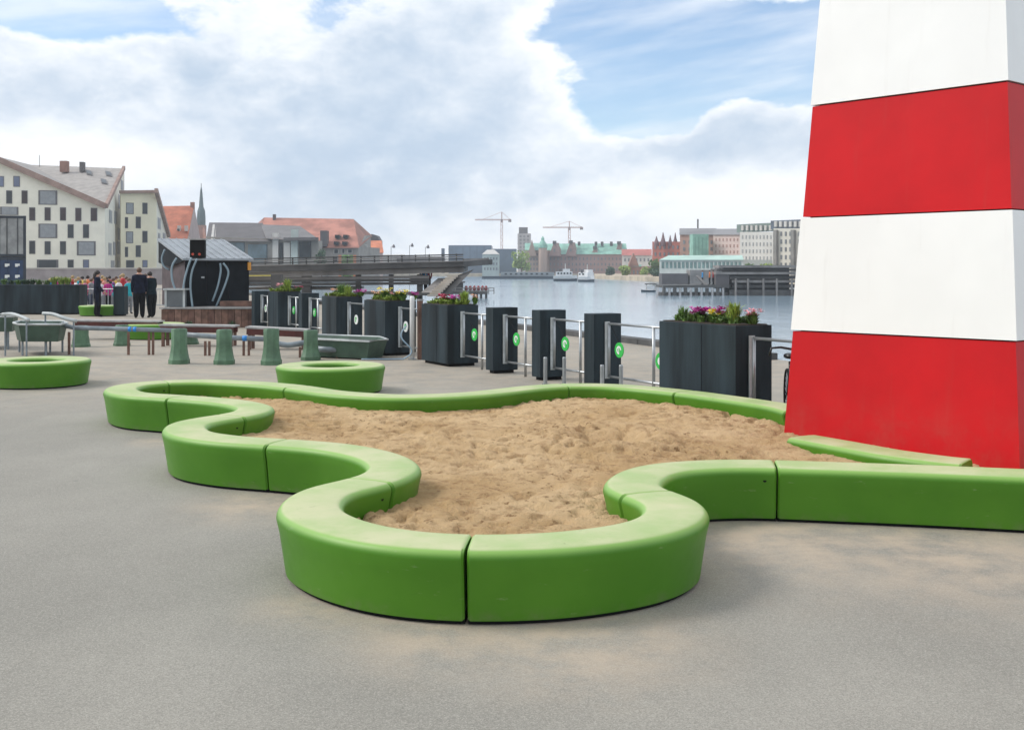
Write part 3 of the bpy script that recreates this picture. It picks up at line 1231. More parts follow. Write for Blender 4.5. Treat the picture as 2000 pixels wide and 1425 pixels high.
ck.tube([B(-.05, -.06, .28), B(-.05, .06, .28)], .02, 8)
sub(ck, 'crank', M_steel, root)
for f, s, z in ((.03, -.11, .16), (-.13, .11, .40)):
    q = B(f, s, z)
    sub(MB().box(q, (.10, .07, .022), .5), 'pedal', M_rubber, root)


# ------------------------------------------------------------------ water-play runs on the left
def pedestal(px, by, h, label, wtop=.13, wbot=.175):
    c = G(px, by)
    root = thing('pedestal', label, 'pedestal', c, 'green flared play pedestals')
    q = math.pi / 8
    pr = [(wbot, 0), (wbot, .12 * h), (wbot * .93, .15 * h), (wtop * 1.08, .36 * h), (wtop * .98, .55 * h), (wtop, h * .96), (wtop * .90, h)]
    k = 1.08
    o = sub(MB().lathe([(a * k, b) for a, b in pr], c, 8, rot=q), 'body', M_post, root)
    smooth_angle(o, 30)
    sub(MB().lathe([(wtop * .5, h - .001), (wtop * .5, h + .006)], c, 12), 'cap', M_tub, root)
    return c


pedestal(350, 710, .63, 'green flared pedestal where the long grey pipe ends')
pedestal(438, 711, .62, 'green flared pedestal second from the left in the near row')
pedestal(530, 712, .64, 'green flared pedestal left of the green ring seat')
pedestal(607, 703, .56, 'green flared pedestal right behind the green ring seat', wtop=.125)
pedestal(158, 677, .46, 'green flared pedestal behind the left trough', wtop=.15, wbot=.185)
pedestal(238, 675, .46, 'green flared pedestal behind the pipe, between trough and ring', wtop=.13, wbot=.17)
pedestal(372, 672, .38, 'short green pedestal behind the pipe end')


def pipe_run(pts, r, label, legs=(), bands=(), name='play_pipe'):
    root = thing(name, label, 'pipe', (pts[0].x, pts[0].y, 0), 'grey water-play pipes')
    sub(MB().tube(pts, r, 14), 'pipe', M_pipe, root, smooth=True)
    for l in legs:
        m_ = MB()
        lz = min(p.z for p in pts) - r * .6
        m_.box((l.x, l.y, lz / 2), (.042, .04, lz))
        sub(m_, 'leg', M_brown, root)
    for b0, b1 in bands:
        sub(MB().tube([b0, b1], r * 1.08, 14), 'blue_band', M_blue, root, smooth=True)


def line_at(d, *pp):
    return [at(x, y, d) for x, y in pp]


D1 = 22.3
p = line_at(D1, (121, 630), (128, 636), (146, 640), (230, 642), (345, 645.5))
pipe_run(p, .045, 'long grey play pipe from the left trough to the first near pedestal',
         legs=[Vector((X(x, D1), D1, 0)) for x in (135, 251, 291, 299)],
         bands=[(at(251, 642.6, D1), at(257, 642.8, D1)), (at(261, 642.9, D1), at(267, 643.1, D1))])
p = line_at(D1 - .2, (360, 653), (400, 656), (440, 659), (543, 663))
pipe_run(p, .05, 'grey play pipe with a single blue band between the near pedestals',
         legs=[Vector((X(x, D1 - .2), D1 - .2, 0)) for x in (401, 409, 476, 486)], bands=[(at(474, 660.3, D1 - .2), at(483, 660.7, D1 - .2))])
p = line_at(D1 - .7, (531, 667), (548, 672), (562, 674), (578, 672), (596, 669))
pipe_run(p, .055, 'sagging short grey play pipe left of the last pedestal', legs=[Vector((X(586, D1 - .7), D1 - .7, 0))])
p = line_at(D1 - .9, (620, 681), (640, 682.5), (668, 683))
pipe_run(p, .055, 'short stub of grey play pipe in front of the right trough', legs=[Vector((X(659, D1 - .9), D1 - .9, 0))])


def plank_table(x0, x1, y0, y1, d, label, legx=()):
    """low table: three pale planks on an oxblood apron"""
    a, b = at(x0, y0, d), at(x1, y1, d)
    root = thing('plank_table', label, 'table', ((a.x + b.x) / 2, d, 0), 'low plank tables of the water play')
    dv = (b - a).normalized()
    back = Vector((-dv.y, dv.x, 0)).normalized()
    if back.y < 0:
        back = -back
    for k in range(3):
        o_ = back * (.02 + k * .17)
        m_ = MB().beam(a + o_ + back * .08 - Vector((0, 0, .018)), b + o_ + back * .08 - Vector((0, 0, .018)), .155, .036)
        sub(m_, 'plank', M_greyplank, root)
    for k, off in enumerate((.05, .45)):
        m_ = MB().beam(a + back * off - Vector((0, 0, .10)) + dv * .03, b + back * off - Vector((0, 0, .10)) - dv * .03, .05, .125)
        sub(m_, 'apron', M_redwood, root)
    L_ = (b - a).length
    n = max(2, int(L_ / 1.1) + 1)
    for k in range(n):
        for off in (.09, .42):
            q = a + dv * (.08 + (L_ - .16) * k / (n - 1)) + back * off
            sub(MB().box((q.x, q.y, (q.z - .16) / 2 + .001), (.06, .06, q.z - .16)), 'leg', M_brown, root)


plank_table(143, 309, 625, 627, 27.0, 'low plank table left of the hut plinth')
plank_table(309, 457, 634, 636, 24.6, 'low plank table in front of the hut plinth')
plank_table(478, 598, 638, 644, 23.6, 'low plank table behind the right trough, ending at the last pedestal')


def trough(poly_top, z, depth, inset, label, legs, rimw=.05):
    """boat-shaped tub: top outline (world xy), walls leaning in"""
    c = sum((Vector(p) for p in poly_top), Vector((0, 0))) / len(poly_top)
    root = thing('water_trough', label, 'trough', (c.x, c.y, 0), 'dark green water-play troughs')
    n = len(poly_top)
    top = [Vector((p[0], p[1], z)) for p in poly_top]
    bot = [Vector((c.x + (p[0] - c.x) * inset, c.y + (p[1] - c.y) * inset, z - depth)) for p in poly_top]
    tin = [Vector((c.x + (p[0] - c.x) * .94, c.y + (p[1] - c.y) * .86, z)) for p in poly_top]
    bin_ = [Vector((c.x + (p[0] - c.x) * inset * .9, c.y + (p[1] - c.y) * inset * .82, z - depth + .04)) for p in poly_top]
    vs = bot + top + tin + bin_
    fs = [tuple(range(n))[::-1]]
    for k in range(3):
        for i in range(n):
            j = (i + 1) % n
            fs.append((k * n + i, k * n + j, (k + 1) * n + j, (k + 1) * n + i))
    fs.append(tuple(range(3 * n, 4 * n)))
    sub(MB().add(vs, fs), 'tub', M_tub, root)
    m_ = MB()
    m_.tube(top + [top[0]], .022, 8)
    sub(m_, 'rim', M_rim, root, smooth=True)
    wv = [Vector((c.x + (p[0] - c.x) * .85, c.y + (p[1] - c.y) * .8, z - .08)) for p in poly_top]
    for l in legs:
        sub(MB().tube([(l[0], l[1], 0), (l[0], l[1], z - depth * .5)], .022, 8), 'leg', M_pipe, root)
    return root


# left trough
d = 22.4
xs = [X(x, d) for x in (4, 30, 130, 148)]
trough([(X(36, 21.9), 21.9), (X(118, 21.9), 21.9), (X(132, 22.5), 22.5), (X(122, 23.3), 23.3), (X(40, 23.3), 23.3), (X(26, 22.6), 22.6)], .62, .34, .86,
       'dark green water trough on steel legs at the left edge', [(X(44, 22.1), 22.1), (X(90, 22.1), 22.1), (X(98, 23.0), 23.0), (X(122, 23.0), 23.0), (X(38, 23.0), 23.0)])
# curved steel guide rails over it
for pts, lab in (((at(4, 614, 22.0), at(22, 613, 22.0), at(40, 618, 21.9), at(56, 625, 21.8)), 'curved steel guide rail over the left end of the trough'),
                 ((at(84, 612, 22.3), at(104, 613.5, 22.2), at(128, 622, 22.1), at(150, 627, 22.1)), 'curved steel guide rail over the right end of the trough')):
    rr = thing('guide_rail', lab, 'rail', (pts[0].x, pts[0].y, 0), 'curved steel guide rails')
    dense = resample(catmull([Vector(q) for q in pts], .05), .06)
    sub(MB().tube(dense, .035, 10), 'rail', M_rim, rr, smooth=True)
    for q in (dense[1], dense[-2]):
        sub(MB().tube([(q.x, q.y, 0), (q.x, q.y, q.z - .02)], .018, 8), 'leg', M_pipe, rr)
# a second darker tub running off the left edge
trough([(X(-60, 23.6), 23.6), (X(26, 23.6), 23.6), (X(36, 24.2), 24.2), (X(24, 24.9), 24.9), (X(-60, 24.9), 24.9)], .70, .32, .9,
       'darker water trough behind the left one, cut by the picture edge', [(X(16, 23.8), 23.8), (X(-30, 23.8), 23.8), (X(14, 24.7), 24.7), (X(-30, 24.7), 24.7)])
# right trough
A = [at(606, 661, 21.6), at(722, 669, 20.9), at(757, 665, 21.4), at(742, 661, 22.2), at(606, 652, 23.0)]
trough([(p_.x, p_.y) for p_ in A], .36, .335, .86, 'long dark green trough with pale rim behind the ring seat', [(X(640, 21.7), 21.7)])

# ------------------------------------------------------------------ hut on its plinth
pl_x0, pl_x1, pl_d = X(314, 32.6), X(497, 32.6), 32.6
pz = .585
root = thing('hut_plinth', 'broad brown timber plinth carrying the black hut', 'plinth', ((pl_x0 + pl_x1) / 2, pl_d + 1.6, 0))
sub(MB().box(((pl_x0 + pl_x1) / 2, pl_d + 1.9, pz / 2 - .01), (pl_x1 - pl_x0 - .08, 3.6, pz - .03)), 'core', M_black, root)
n = 14
for k in range(n):
    w = (pl_x1 - pl_x0) / n
    m_ = MB().box((pl_x0 + w * (k + .5), pl_d + .05 + random.uniform(-.006, .006), (pz - .06) / 2), (w - .012, .03, pz - .06))
    mm = mat('brown_board_%d' % (k % 3), [(.17, .092, .066), (.13, .067, .05), (.21, .12, .09)][k % 3], .75, .35, 5, .2, 25)
    sub(m_, 'board', mm, root)
for k in range(9):
    w = 3.7 / 9
    sub(MB().box((pl_x0 + .0, pl_d + .1 + w * (k + .5), (pz - .06) / 2), (.03, w - .012, pz - .06)), 'board', M_brown, root)
for k in range(6):
    sub(MB().box(((pl_x0 + pl_x1) / 2, pl_d + .10 + .62 * (k + .0) + .2, pz - .02), (pl_x1 - pl_x0 + .10, .60, .045)), 'top_plank', M_greyplank, root)

ang = R(33)
hx = Vector((math.cos(ang), math.sin(ang), 0))
hy = Vector((-math.sin(ang), math.cos(ang), 0))
hc = Vector((X(361, 33.1), 33.1, pz + .004))
HL, HD = 1.95, 2.35
root = thing('kiosk_hut', 'black hut with a pitched grey metal roof and dangling hoses', 'hut', hc)


def K(a, b, z):
    return hc + hx * a + hy * b + Vector((0, 0, z))


zf, zb = 1.36, 1.92
body = MB()
body.add([K(0, 0, 0), K(HL, 0, 0), K(HL, 0, zf), K(0, 0, zf), K(0, HD, 0), K(HL, HD, 0), K(HL, HD, zb), K(0, HD, zb)],
         [(0, 1, 2, 3), (5, 4, 7, 6), (1, 5, 6, 2), (4, 0, 3, 7), (3, 2, 6, 7), (0, 4, 5, 1)])
sub(body, 'wall', mat('hut_maroon_board', (.075, .055, .06), .7, .3, 4), root)
# front boards
for k in range(3):
    w = HL / 3
    m_ = MB().slab([K(w * k + .006, -.022, .02), K(w * (k + 1) - .006, -.022, .02), K(w * (k + 1) - .006, -.022, zf - .02), K(w * k + .006, -.022, zf - .02)], hy * .018)
    sub(m_, 'front_board', M_black, root)
rf = MB()
o1, o2 = .13, .20
sl = (zb - zf) / HD
a, b, c_, d_ = K(-.10, -o1, zf + .03 - sl * o1), K(HL + .1, -o1, zf + .03 - sl * o1), K(HL + .1, HD + o2, zb + .03 + sl * o2), K(-.10, HD + o2, zb + .03 + sl * o2)
rf.slab([a, b, c_, d_], (0, 0, .06))
ro = sub(rf, 'roof', mat('sheet_zinc_roof', (.30, .325, .35), .42, .12, 2.5, metal=.3), root)
for k in range(9):
    t = (k + .5) / 9
    q0, q1 = a.lerp(b, t) + Vector((0, 0, .07)), d_.lerp(c_, t) + Vector((0, 0, .07))
    s_ = MB().beam(q0, q1, .025, .03).build('roof_seam', MATS['sheet_zinc_roof'])
    s_.parent = ro
    s_.matrix_parent_inverse = Matrix.Identity(4)
vg = MB().slab([K(-.085, -.10, zf - .02), K(-.085, HD + .1, zb + .02), K(-.085, HD + .1, zb - .62), K(-.085, HD * .55, zf - .18)], hx * .03)
sub(vg, 'gable_board', M_black, root)
sub(MB().box(K(HL - .01, -.05, zf - .17), (.10, .06, .24), ang), 'amber_lamp', mat('amber_lens', (.60, .26, .03), .3), root)
sub(MB().box(K(.52, -.045, .86), (.09, .03, .05), ang), 'latch', M_steel, root)
# lamp box on the roof edge
sp_c = K(.36, -.10, zf + .34)
root2 = thing('lamp_box', 'black box with two red lenses at the roof edge of the hut', 'lamp', sp_c - Vector((0, 0, .24)))
sub(MB().box(sp_c, (.43, .34, .52), R(8)), 'housing', M_rubber, root2, bevel=.02)
sub(MB().box(sp_c + Vector((0, 0, .28)), (.46, .40, .04), R(8)), 'lid', M_greyplank, root2)
for dx in (-.10, .09):
    q = sp_c + Vector((dx, -.175 + dx * .1, -.16))
    sub(MB().tube([q, q + Vector((0, -.02, 0))], .038, 14), 'red_lens', mat('red_lens', (.45, .05, .02), .3), root2)
# hoses
M_hose = mat('grey_blue_hose', (.22, .30, .35), .45)
hs = [
    ([(322, 487), (316, 505), (320, 520), (331, 527)], 'grey hose looping down the left gable of the hut', 34.2),
    ([(345, 504), (336, 520), (336, 545), (343, 567)], 'grey hose hanging in front of the left wall of the hut', 33.0),
    ([(374, 503), (366, 525), (359, 555), (356, 600)], 'leftmost grey hose dropping from the lamp box', 32.8),
    ([(385, 505), (375, 530), (372, 560), (376, 600)], 'second grey hose dropping from the lamp box', 32.8),
    ([(430, 514), (431, 530), (425, 560), (415, 588)], 'straight grey hose on the right of the hut front', 33.2),
    ([(436, 514), (446, 530), (440, 555), (422, 599)], 'bowed grey hose on the right of the hut front', 33.2),
]
for pp, lab, dd in hs:
    pts = resample(catmull([at(x, y, dd) for x, y in pp], .05), .06)
    tag(MB().tube(pts, .030, 8).build('hose', M_hose, smooth=True), lab, 'hose', 'hoses hanging on the hut')
# cabinet left of the front wall
q = at(341, 600, 32.75)
root = thing('cabinet', 'small grey cabinet with pale frame beside the hut door', 'cabinet', (q.x, q.y + .1, pz))
cz = pz + .005
sub(MB().box((q.x, 32.95, cz + .25), (.50, .36, .48)), 'body', mat('cabinet_grey', (.12, .135, .145), .5, .1), root)
for dx in (-.265, .265):
    sub(MB().box((q.x + dx, 32.78, cz + .25), (.06, .05, .50)), 'stile', M_rim, root)
sub(MB().box((q.x, 32.93, cz + .515), (.64, .46, .05)), 'top', M_rim, root)
# low crate right of hut and weeds on the plank in front
q = at(450, 592, 33.4)
root = thing('timber_step', 'low brown timber step beside the black hut wall', 'step', (q.x, 33.2, pz))
for k in range(3):
    sub(MB().box((X(462, 33.0), 33.05 + .13 * k, pz + .004 + .09), (.98, .125, .15)), 'board', M_brown, root)
for px, lab in ((369, 'small weed tuft at the foot of the plinth boards, left'), (454, 'small weed tuft at the foot of the plinth boards, right')):
    c = G(px, 643)
    grass_tuft(Vector((X(px, 32.2), 32.2, 0)), .22, .26, lab, M_leafd, 90, grp='weeds by the plinth')

# ------------------------------------------------------------------ far left planter, pillar, barrier
d = 42.0
xl, xr = X(-70, d), X(155, d)
root = thing('planter_box', 'very long low slate planter with grasses at the left edge', 'planter', ((xl + xr) / 2, d + .4, 0))
sub(MB().box(((xl + xr) / 2, d + .4, .58), (xr - xl, .8, 1.06)), 'box_body', M_dark, root, bevel=.01)
sub(MB().box(((xl + xr) / 2, d + .4, .03), (xr - xl - .2, .7, .06)), 'plinth', M_rubber, root)
for k, (px, mm, hh) in enumerate(((8, M_leaf, .26), (22, M_leafd, .22), (36, M_leaf, .22), (50, M_leafd, .24), (62, M_leafd, .26), (76, M_leaf, .24), (92, M_leaf, .22), (106, M_leafy, .36), (120, M_leafy, .38), (132, M_leafy, .34))):
    grass_tuft(Vector((X(px, d + .4), d + .4, 1.115)), .34, hh, ['low grass', 'dark leafy', 'low green', 'dark spiky', 'deep green', 'bright green', 'loose green', 'lime', 'tall lime', 'drooping lime'][k] + ' tuft in the long left planter, number %s from the picture edge' % ['one', 'two', 'three', 'four', 'five', 'six', 'seven', 'eight', 'nine', 'ten'][k], mm, 90)
d = 40.6
root = thing('pillar_box', 'lone slate pillar box among the people on the left', 'pillar', (X(232, d), d, 0))
sub(MB().box((X(232, d), d + .2, .56), (.40, .4, 1.02)), 'box_body', M_dark, root, bevel=.006)
sub(MB().box((X(232, d), d + .2, .03), (.30, .3, .06)), 'plinth', M_rubber, root)
d = 43.5
root = thing('crowd_barrier', 'pale steel crowd barrier in front of the children', 'barrier', (X(195, d), d, 0))
fr = MB()
x0, x1 = X(152, d), X(330, d)
for z in (.92, .30):
    fr.tube([(x0, d, z), (x1, d, z)], .022, 8)
sub(fr, 'rails', M_steel, root, smooth=True)
nb = 30
for k in range(nb + 1):
    x = x0 + (x1 - x0) * k / nb
    thick = k % 10 == 0
    sub(MB().tube([(x, d, 0 if thick else .30), (x, d, .92)], .022 if thick else .009, 6), 'post' if thick else 'bar', M_steel, root)

# ------------------------------------------------------------------ people
def skin_body(joints, edges, radii, sub_lv=2):
    me = bpy.data.meshes.new('tmp')
    me.from_pydata(joints, edges, [])
    ob = bpy.data.objects.new('tmp', me)
    COL.objects.link(ob)
    md = ob.modifiers.new('skin', 'SKIN')
    md.use_smooth_shade = True
    sv = me.skin_vertices[0].data
    for i, r in enumerate(radii):
        sv[i].radius = r if isinstance(r, tuple) else (r, r)
        sv[i].use_root = (i == 0)
    s_ = ob.modifiers.new('sub', 'SUBSURF')
    s_.levels = sub_lv
    s_.render_levels = sub_lv
    dg = bpy.context.evaluated_depsgraph_get()
    dg.update()
    out = bpy.data.meshes.new_from_object(ob.evaluated_get(dg))
    bpy.data.objects.remove(ob)
    bpy.data.meshes.remove(me)
    return out


def person(px, by, height, yaw, top, legs_m, hair_m, label, lean=0.0, stride=.0, arm=(0.0, 0.0), d=None, long_hair=False, lv=2, group=None, hands=False, z0=0.0, shoes=None, bulk=1.0):
    c = G(px, by) if d is None else Vector((X(px, d), d, 0))
    c.z = z0
    k = height / 1.72
    J = [(0, 0, .93), (0, lean * .3, 1.10), (0, lean * .7, 1.30), (0, lean * .95, 1.42), (0, lean * 1.05 + .01, 1.50), (0, lean * 1.2 + .025, 1.58), (0, lean * 1.25 + .02, 1.66)]
    Rr = [(.145, .105), (.135, .095), (.150, .100), (.115, .075), (.052, .052), (.074, .088), (.062, .075)]
    Rr = [(a * bulk, b * bulk) for a, b in Rr[:4]] + Rr[4:]
    E = [(0, 1), (1, 2), (2, 3), (3, 4), (4, 5), (5, 6)]

    def chain(root, pts, rad):
        prev = root
        for p, r in zip(pts, rad):
            J.append(p)
            Rr.append(r)
            E.append((prev, len(J) - 1))
            prev = len(J) - 1

    for s in (-1, 1):
        st = stride * s
        chain(0, [(s * .095, st * .2, .80), (s * .10, st * .55 + .02, .48), (s * .10, st - .02, .10), (s * .11, st + .05, .045), (s * .115, st + .15, .035)],
              [.105 * bulk, .080 * bulk, .062 * bulk, .045, .036])
        a = arm[0] if s < 0 else arm[1]
        sh = lean * .9
        chain(3, [(s * .17, sh, 1.385), (s * .215, sh - .02 + a * .10, 1.12 + .03 * abs(a)), (s * .215, sh + .05 + a * .32, .90 + .14 * abs(a)), (s * .21, sh + .08 + a * .40, .83 + .17 * abs(a))],
              [.068 * bulk, .056 * bulk, .044 * bulk, .028])
    me = skin_body([tuple(v) for v in J], E, Rr, lv)
    Rz = Matrix.Rotation(yaw, 4, 'Z')
    mats = [top, legs_m, M_skin, shoes or M_rubber]
    for m_ in mats:
        me.materials.append(m_)
    hand_pts = [Vector(J[-1]), Vector(J[-1 - 9])]
    hand_pts = [Vector(j) for j in J if .80 <= j[2] <= 1.02 and abs(j[0]) > .2]
    for p in me.polygons:
        z = p.center.z
        if z > 1.475:
            p.material_index = 2
        elif any((p.center - h).length < .055 for h in hand_pts[1::2] + hand_pts[3::2]):
            p.material_index = 2
        elif z < .085:
            p.material_index = 3
        elif z < .86 and abs(p.center.x) < .19:
            p.material_index = 1
        p.use_smooth = True
    T = Matrix.Translation(c) @ Rz @ Matrix.Scale(k, 4)
    me.transform(T)
    root = thing('person', label, 'person', c, group)
    body = bpy.data.objects.new('body', me)
    COL.objects.link(body)
    body.parent = root
    body.matrix_parent_inverse = Matrix.Translation(-root.location)
    hd = Vector(J[5])
    hm = MB()
    hm.blob((0, -.022, .038), (.090, .098, .094), 14, 9, .03)
    if long_hair:
        hm.blob((0, -.10, -.07), (.085, .075, .15), 10, 7, .08)
    hm.v = [tuple(T @ (Vector(v) + hd)) for v in hm.v]
    sub(hm, 'hair', hair_m, root, smooth=True)
    # face: eyes, nose and mouth as small pieces set into the head
    fc = MB()
    for s in (-1, 1):
        fc.blob((s * .030, .080, .012), (.011, .008, .008), 6, 4)
    fc.v = [tuple(T @ (Vector(v) + hd)) for v in fc.v]
    sub(fc, 'eyes', M_hair, root)
    ns = MB().blob((0, .094, -.012), (.011, .016, .020), 6, 4)
    ns.v = [tuple(T @ (Vector(v) + hd)) for v in ns.v]
    sub(ns, 'nose', M_skin, root, smooth=True)
    if hands:
        for ji in (-1, -10):
            h0 = Vector(J[ji])
            dirv = (h0 - Vector(J[ji - 1])).normalized()
            sgn = 1 if h0.x > 0 else -1
            hm = MB()
            hm.tube([h0 - dirv * .02, h0 + dirv * .055], .024, 8)
            for q in range(4):
                o_ = Vector((0, -.027 + q * .018, 0))
                ln = (.055, .068, .072, .060)[q]
                b0 = h0 + dirv * .05 + o_
                hm.tube([b0, b0 + dirv * ln * .55 + Vector((-sgn * .006, 0, 0)), b0 + dirv * ln * .9 + Vector((-sgn * .022, 0, 0))], .0085, 6, .006)
            t0 = h0 + dirv * .01 + Vector((0, .022, 0))
            hm.tube([t0, t0 + Vector((0, .028, 0)) + dirv * .02, t0 + Vector((-sgn * .008, .036, 0)) + dirv * .05], .010, 6, .007)
            hm.v = [tuple(T @ Vector(v)) for v in hm.v]
            sub(hm, 'hand', M_skin, root, smooth=True)
    return root


C_navy = mat('cloth_navy', (.010, .014, .030), .85, .3, 8, spec=.08)
C_black = mat('cloth_black', (.008, .009, .012), .85, .3, 8, spec=.08)
C_teal_d = mat('cloth_dark_teal', (.010, .020, .028), .85, .3, 8, spec=.08)
person(190, 618.5, 1.66, R(-75), C_navy, C_black, M_hair, 'woman with dark hair in navy jacket and black trousers standing side-on', stride=.05, arm=(.35, .45), long_hair=True, hands=True, bulk=1.3)
person(272, 621, 1.76, R(20), C_navy, C_black, M_hairb, 'person in dark navy jacket with back turned, beside the hut', stride=.03, arm=(.1, .2), hands=True, bulk=1.3)
person(296, 620, 1.62, R(48), C_teal_d, C_black, M_hair, 'person in dark jacket leaning forward next to the hut corner', lean=.10, stride=.07, arm=(.6, .5), hands=True, bulk=1.35)

kid_cols = {
    'magenta': (.45, .02, .20), 'pink': (.62, .16, .30), 'white': (.72, .70, .72), 'red': (.42, .02, .03), 'turquoise': (.02, .38, .45), 'purple': (.16, .06, .24),
    'orange': (.62, .18, .06), 'yellow': (.60, .45, .08), 'salmon': (.62, .26, .20), 'green': (.05, .20, .10), 'grey': (.22, .23, .25), 'blue': (.03, .24, .52)}
KM = {k: mat('cloth_' + k, v, .8, .15, 8) for k, v in kid_cols.items()}
C_jean = mat('cloth_jeans', (.035, .05, .09), .8, .2, 8)
kids = [
    (98, 46.5, 1.32, 'blue', 'child in bright blue top half hidden by the long planter'), (118, 47.5, 1.24, 'salmon', 'child in salmon top behind the lime grass'),
    (136, 48.6, 1.30, 'purple', 'child in purple top, just left of the one in white'), (148, 46.2, 1.30, 'white', 'child in white top at the end of the long planter'),
    (157, 48.5, 1.22, 'magenta', 'child in magenta top right of the one in white'), (166, 45.8, 1.28, 'pink', 'child in pink top left of the woman in navy'),
    (171, 49.4, 1.42, 'orange', 'child in orange top behind the pink one'), (178, 47.4, 1.30, 'grey', 'child in grey top directly behind the woman in navy'),
    (204, 48.6, 1.36, 'salmon', 'child in salmon top right behind the woman in navy'), (211, 45.6, 1.28, 'magenta', 'child in vivid magenta top right of the woman in navy'),
    (214, 50.2, 1.40, 'red', 'child in red top behind the magenta one'), (221, 47.8, 1.32, 'purple', 'child in purple top left of the lone pillar box'),
    (227, 49.6, 1.38, 'yellow', 'child in yellow top above the lone pillar box'), (232, 46.8, 1.30, 'white', 'child in white top just above the lone pillar box'),
    (240, 47.6, 1.52, 'red', 'tall child in red top right of the lone pillar box'), (247, 50.4, 1.36, 'pink', 'child in pink top behind the turquoise one'),
    (252, 42.6, 1.36, 'turquoise', 'child in turquoise top left of the two adults by the hut'), (284, 49.0, 1.5, 'pink', 'child in pink top glimpsed between the two adults'),
    (189, 50.8, 1.4, 'green', 'child in green top at the back, behind the woman in navy'), (128, 50.2, 1.36, 'pink', 'child in pink top far back left of the crowd'),
    (142, 51.2, 1.42, 'red', 'child in red top at the back, behind the one in white'), (161, 51.0, 1.38, 'yellow', 'child in yellow top at the back, behind the pink one'),
    (183, 48.8, 1.36, 'pink', 'child in pink top just left of the navy woman'), (200, 51.4, 1.42, 'orange', 'child in orange top at the back, right of the navy woman'),
    (208, 49.6, 1.36, 'white', 'child in white top between salmon and red tops'), (236, 50.6, 1.44, 'salmon', 'child in salmon top at the back, above the lone pillar box'),
    (216, 46.0, 1.22, 'turquoise', 'small child in turquoise top left of the lone pillar box'), (153, 50.0, 1.36, 'turquoise', 'child in turquoise top at the back, left of the orange one'),
    (110, 50.6, 1.34, 'magenta', 'child in magenta top farthest back on the left'), (196, 46.4, 1.24, 'white', 'small child in white top beside the woman in navy'),
]
for i, (px, dd, hh, cn, lab) in enumerate(kids):
    person(px, 0, hh, random.uniform(-3.1, 3.1), KM[cn], random.choice([C_jean, C_black, C_teal_d, KM['grey']]), random.choice([M_hair, M_hairb, M_hairy, M_hairb]), lab,
           d=dd, lv=1, arm=(random.uniform(0, .5), random.uniform(0, .5)), stride=random.uniform(-.06, .06), group='children crowded behind the barrier')


# ------------------------------------------------------------------ shipping containers
def container(z0, z1, col, label, bars, marks):
    d = 58.0
    c0 = Vector((X(51, d), d, 0))                    # near right corner
    ry = c0.xy.normalized()
    vy = Vector((ry.x, ry.y, 0))                     # into the depth
    vx = Vector((vy.y, -vy.x, 0))                    # to the right
    rz = math.atan2(vx.y, vx.x)

    def L(x, y, z):
        return c0 + vx * x + vy * y + Vector((0, 0, z))

    cc = L(-1.22, 3, 0)
    root = thing('shipping_container', label, 'container', (cc.x, cc.y, z0), 'stacked containers')
    sub(MB().box(L(-1.22, 3.0, (z0 + z1) / 2), (2.44, 6.0, z1 - z0 - .02), rz), 'body', col, root)
    fr = MB()
    for x in (-2.36, -.07):
        fr.box(L(x, -.02, (z0 + z1) / 2), (.13, .10, z1 - z0 - .04), rz)
    for z in (z0 + .09, z1 - .09):
        fr.box(L(-1.22, -.03, z), (2.2, .09, .12), rz)
    sub(fr, 'corner_frame', mat('container_frame', (.03, .04, .055), .6), root)
    for k in range(2):
        xc = -.65 - k * 1.14
        dr = sub(MB().box(L(xc, -.02, (z0 + z1) / 2), (1.08, .05, z1 - z0 - .30), rz), 'door', col, root)
        for q in (-.25, .25):
            b = MB().tube([L(xc + q, -.075, z0 + .15), L(xc + q, -.075, z1 - .15)], .026, 8).build('lock_bar', bars)
            b.parent = dr
        if marks:
            for q in (-.24, .24):
                for z in (1.35, .85):
                    s = MB().box(L(xc + q, -.11, z1 - .42 - (1.35 - z) * 1.15), (.22, .012, .16), rz).build('white_mark', M_badgew)
                    s.parent = dr
                    h_ = MB().box(L(xc + q + .07, -.12, z1 - .50 - (1.35 - z) * 1.15), (.09, .012, .09), rz).build('dark_mark', mbl)
                    h_.parent = dr


mg = mat('container_grey', (.30, .31, .31), .55, .2, 2)
mbl = mat('container_blue', (.018, .045, .11), .5, .25, 2)
zt, zm = Z(421, 58), Z(502, 58)
container(zm, zt, mg, 'grey container with lock bars on top of the blue one', mat('bar_dark', (.06, .065, .07), .5), False)
container(.0, zm, mbl, 'dark blue container with white marks at the left edge', mat('bar_blue', (.03, .06, .12), .5), True)


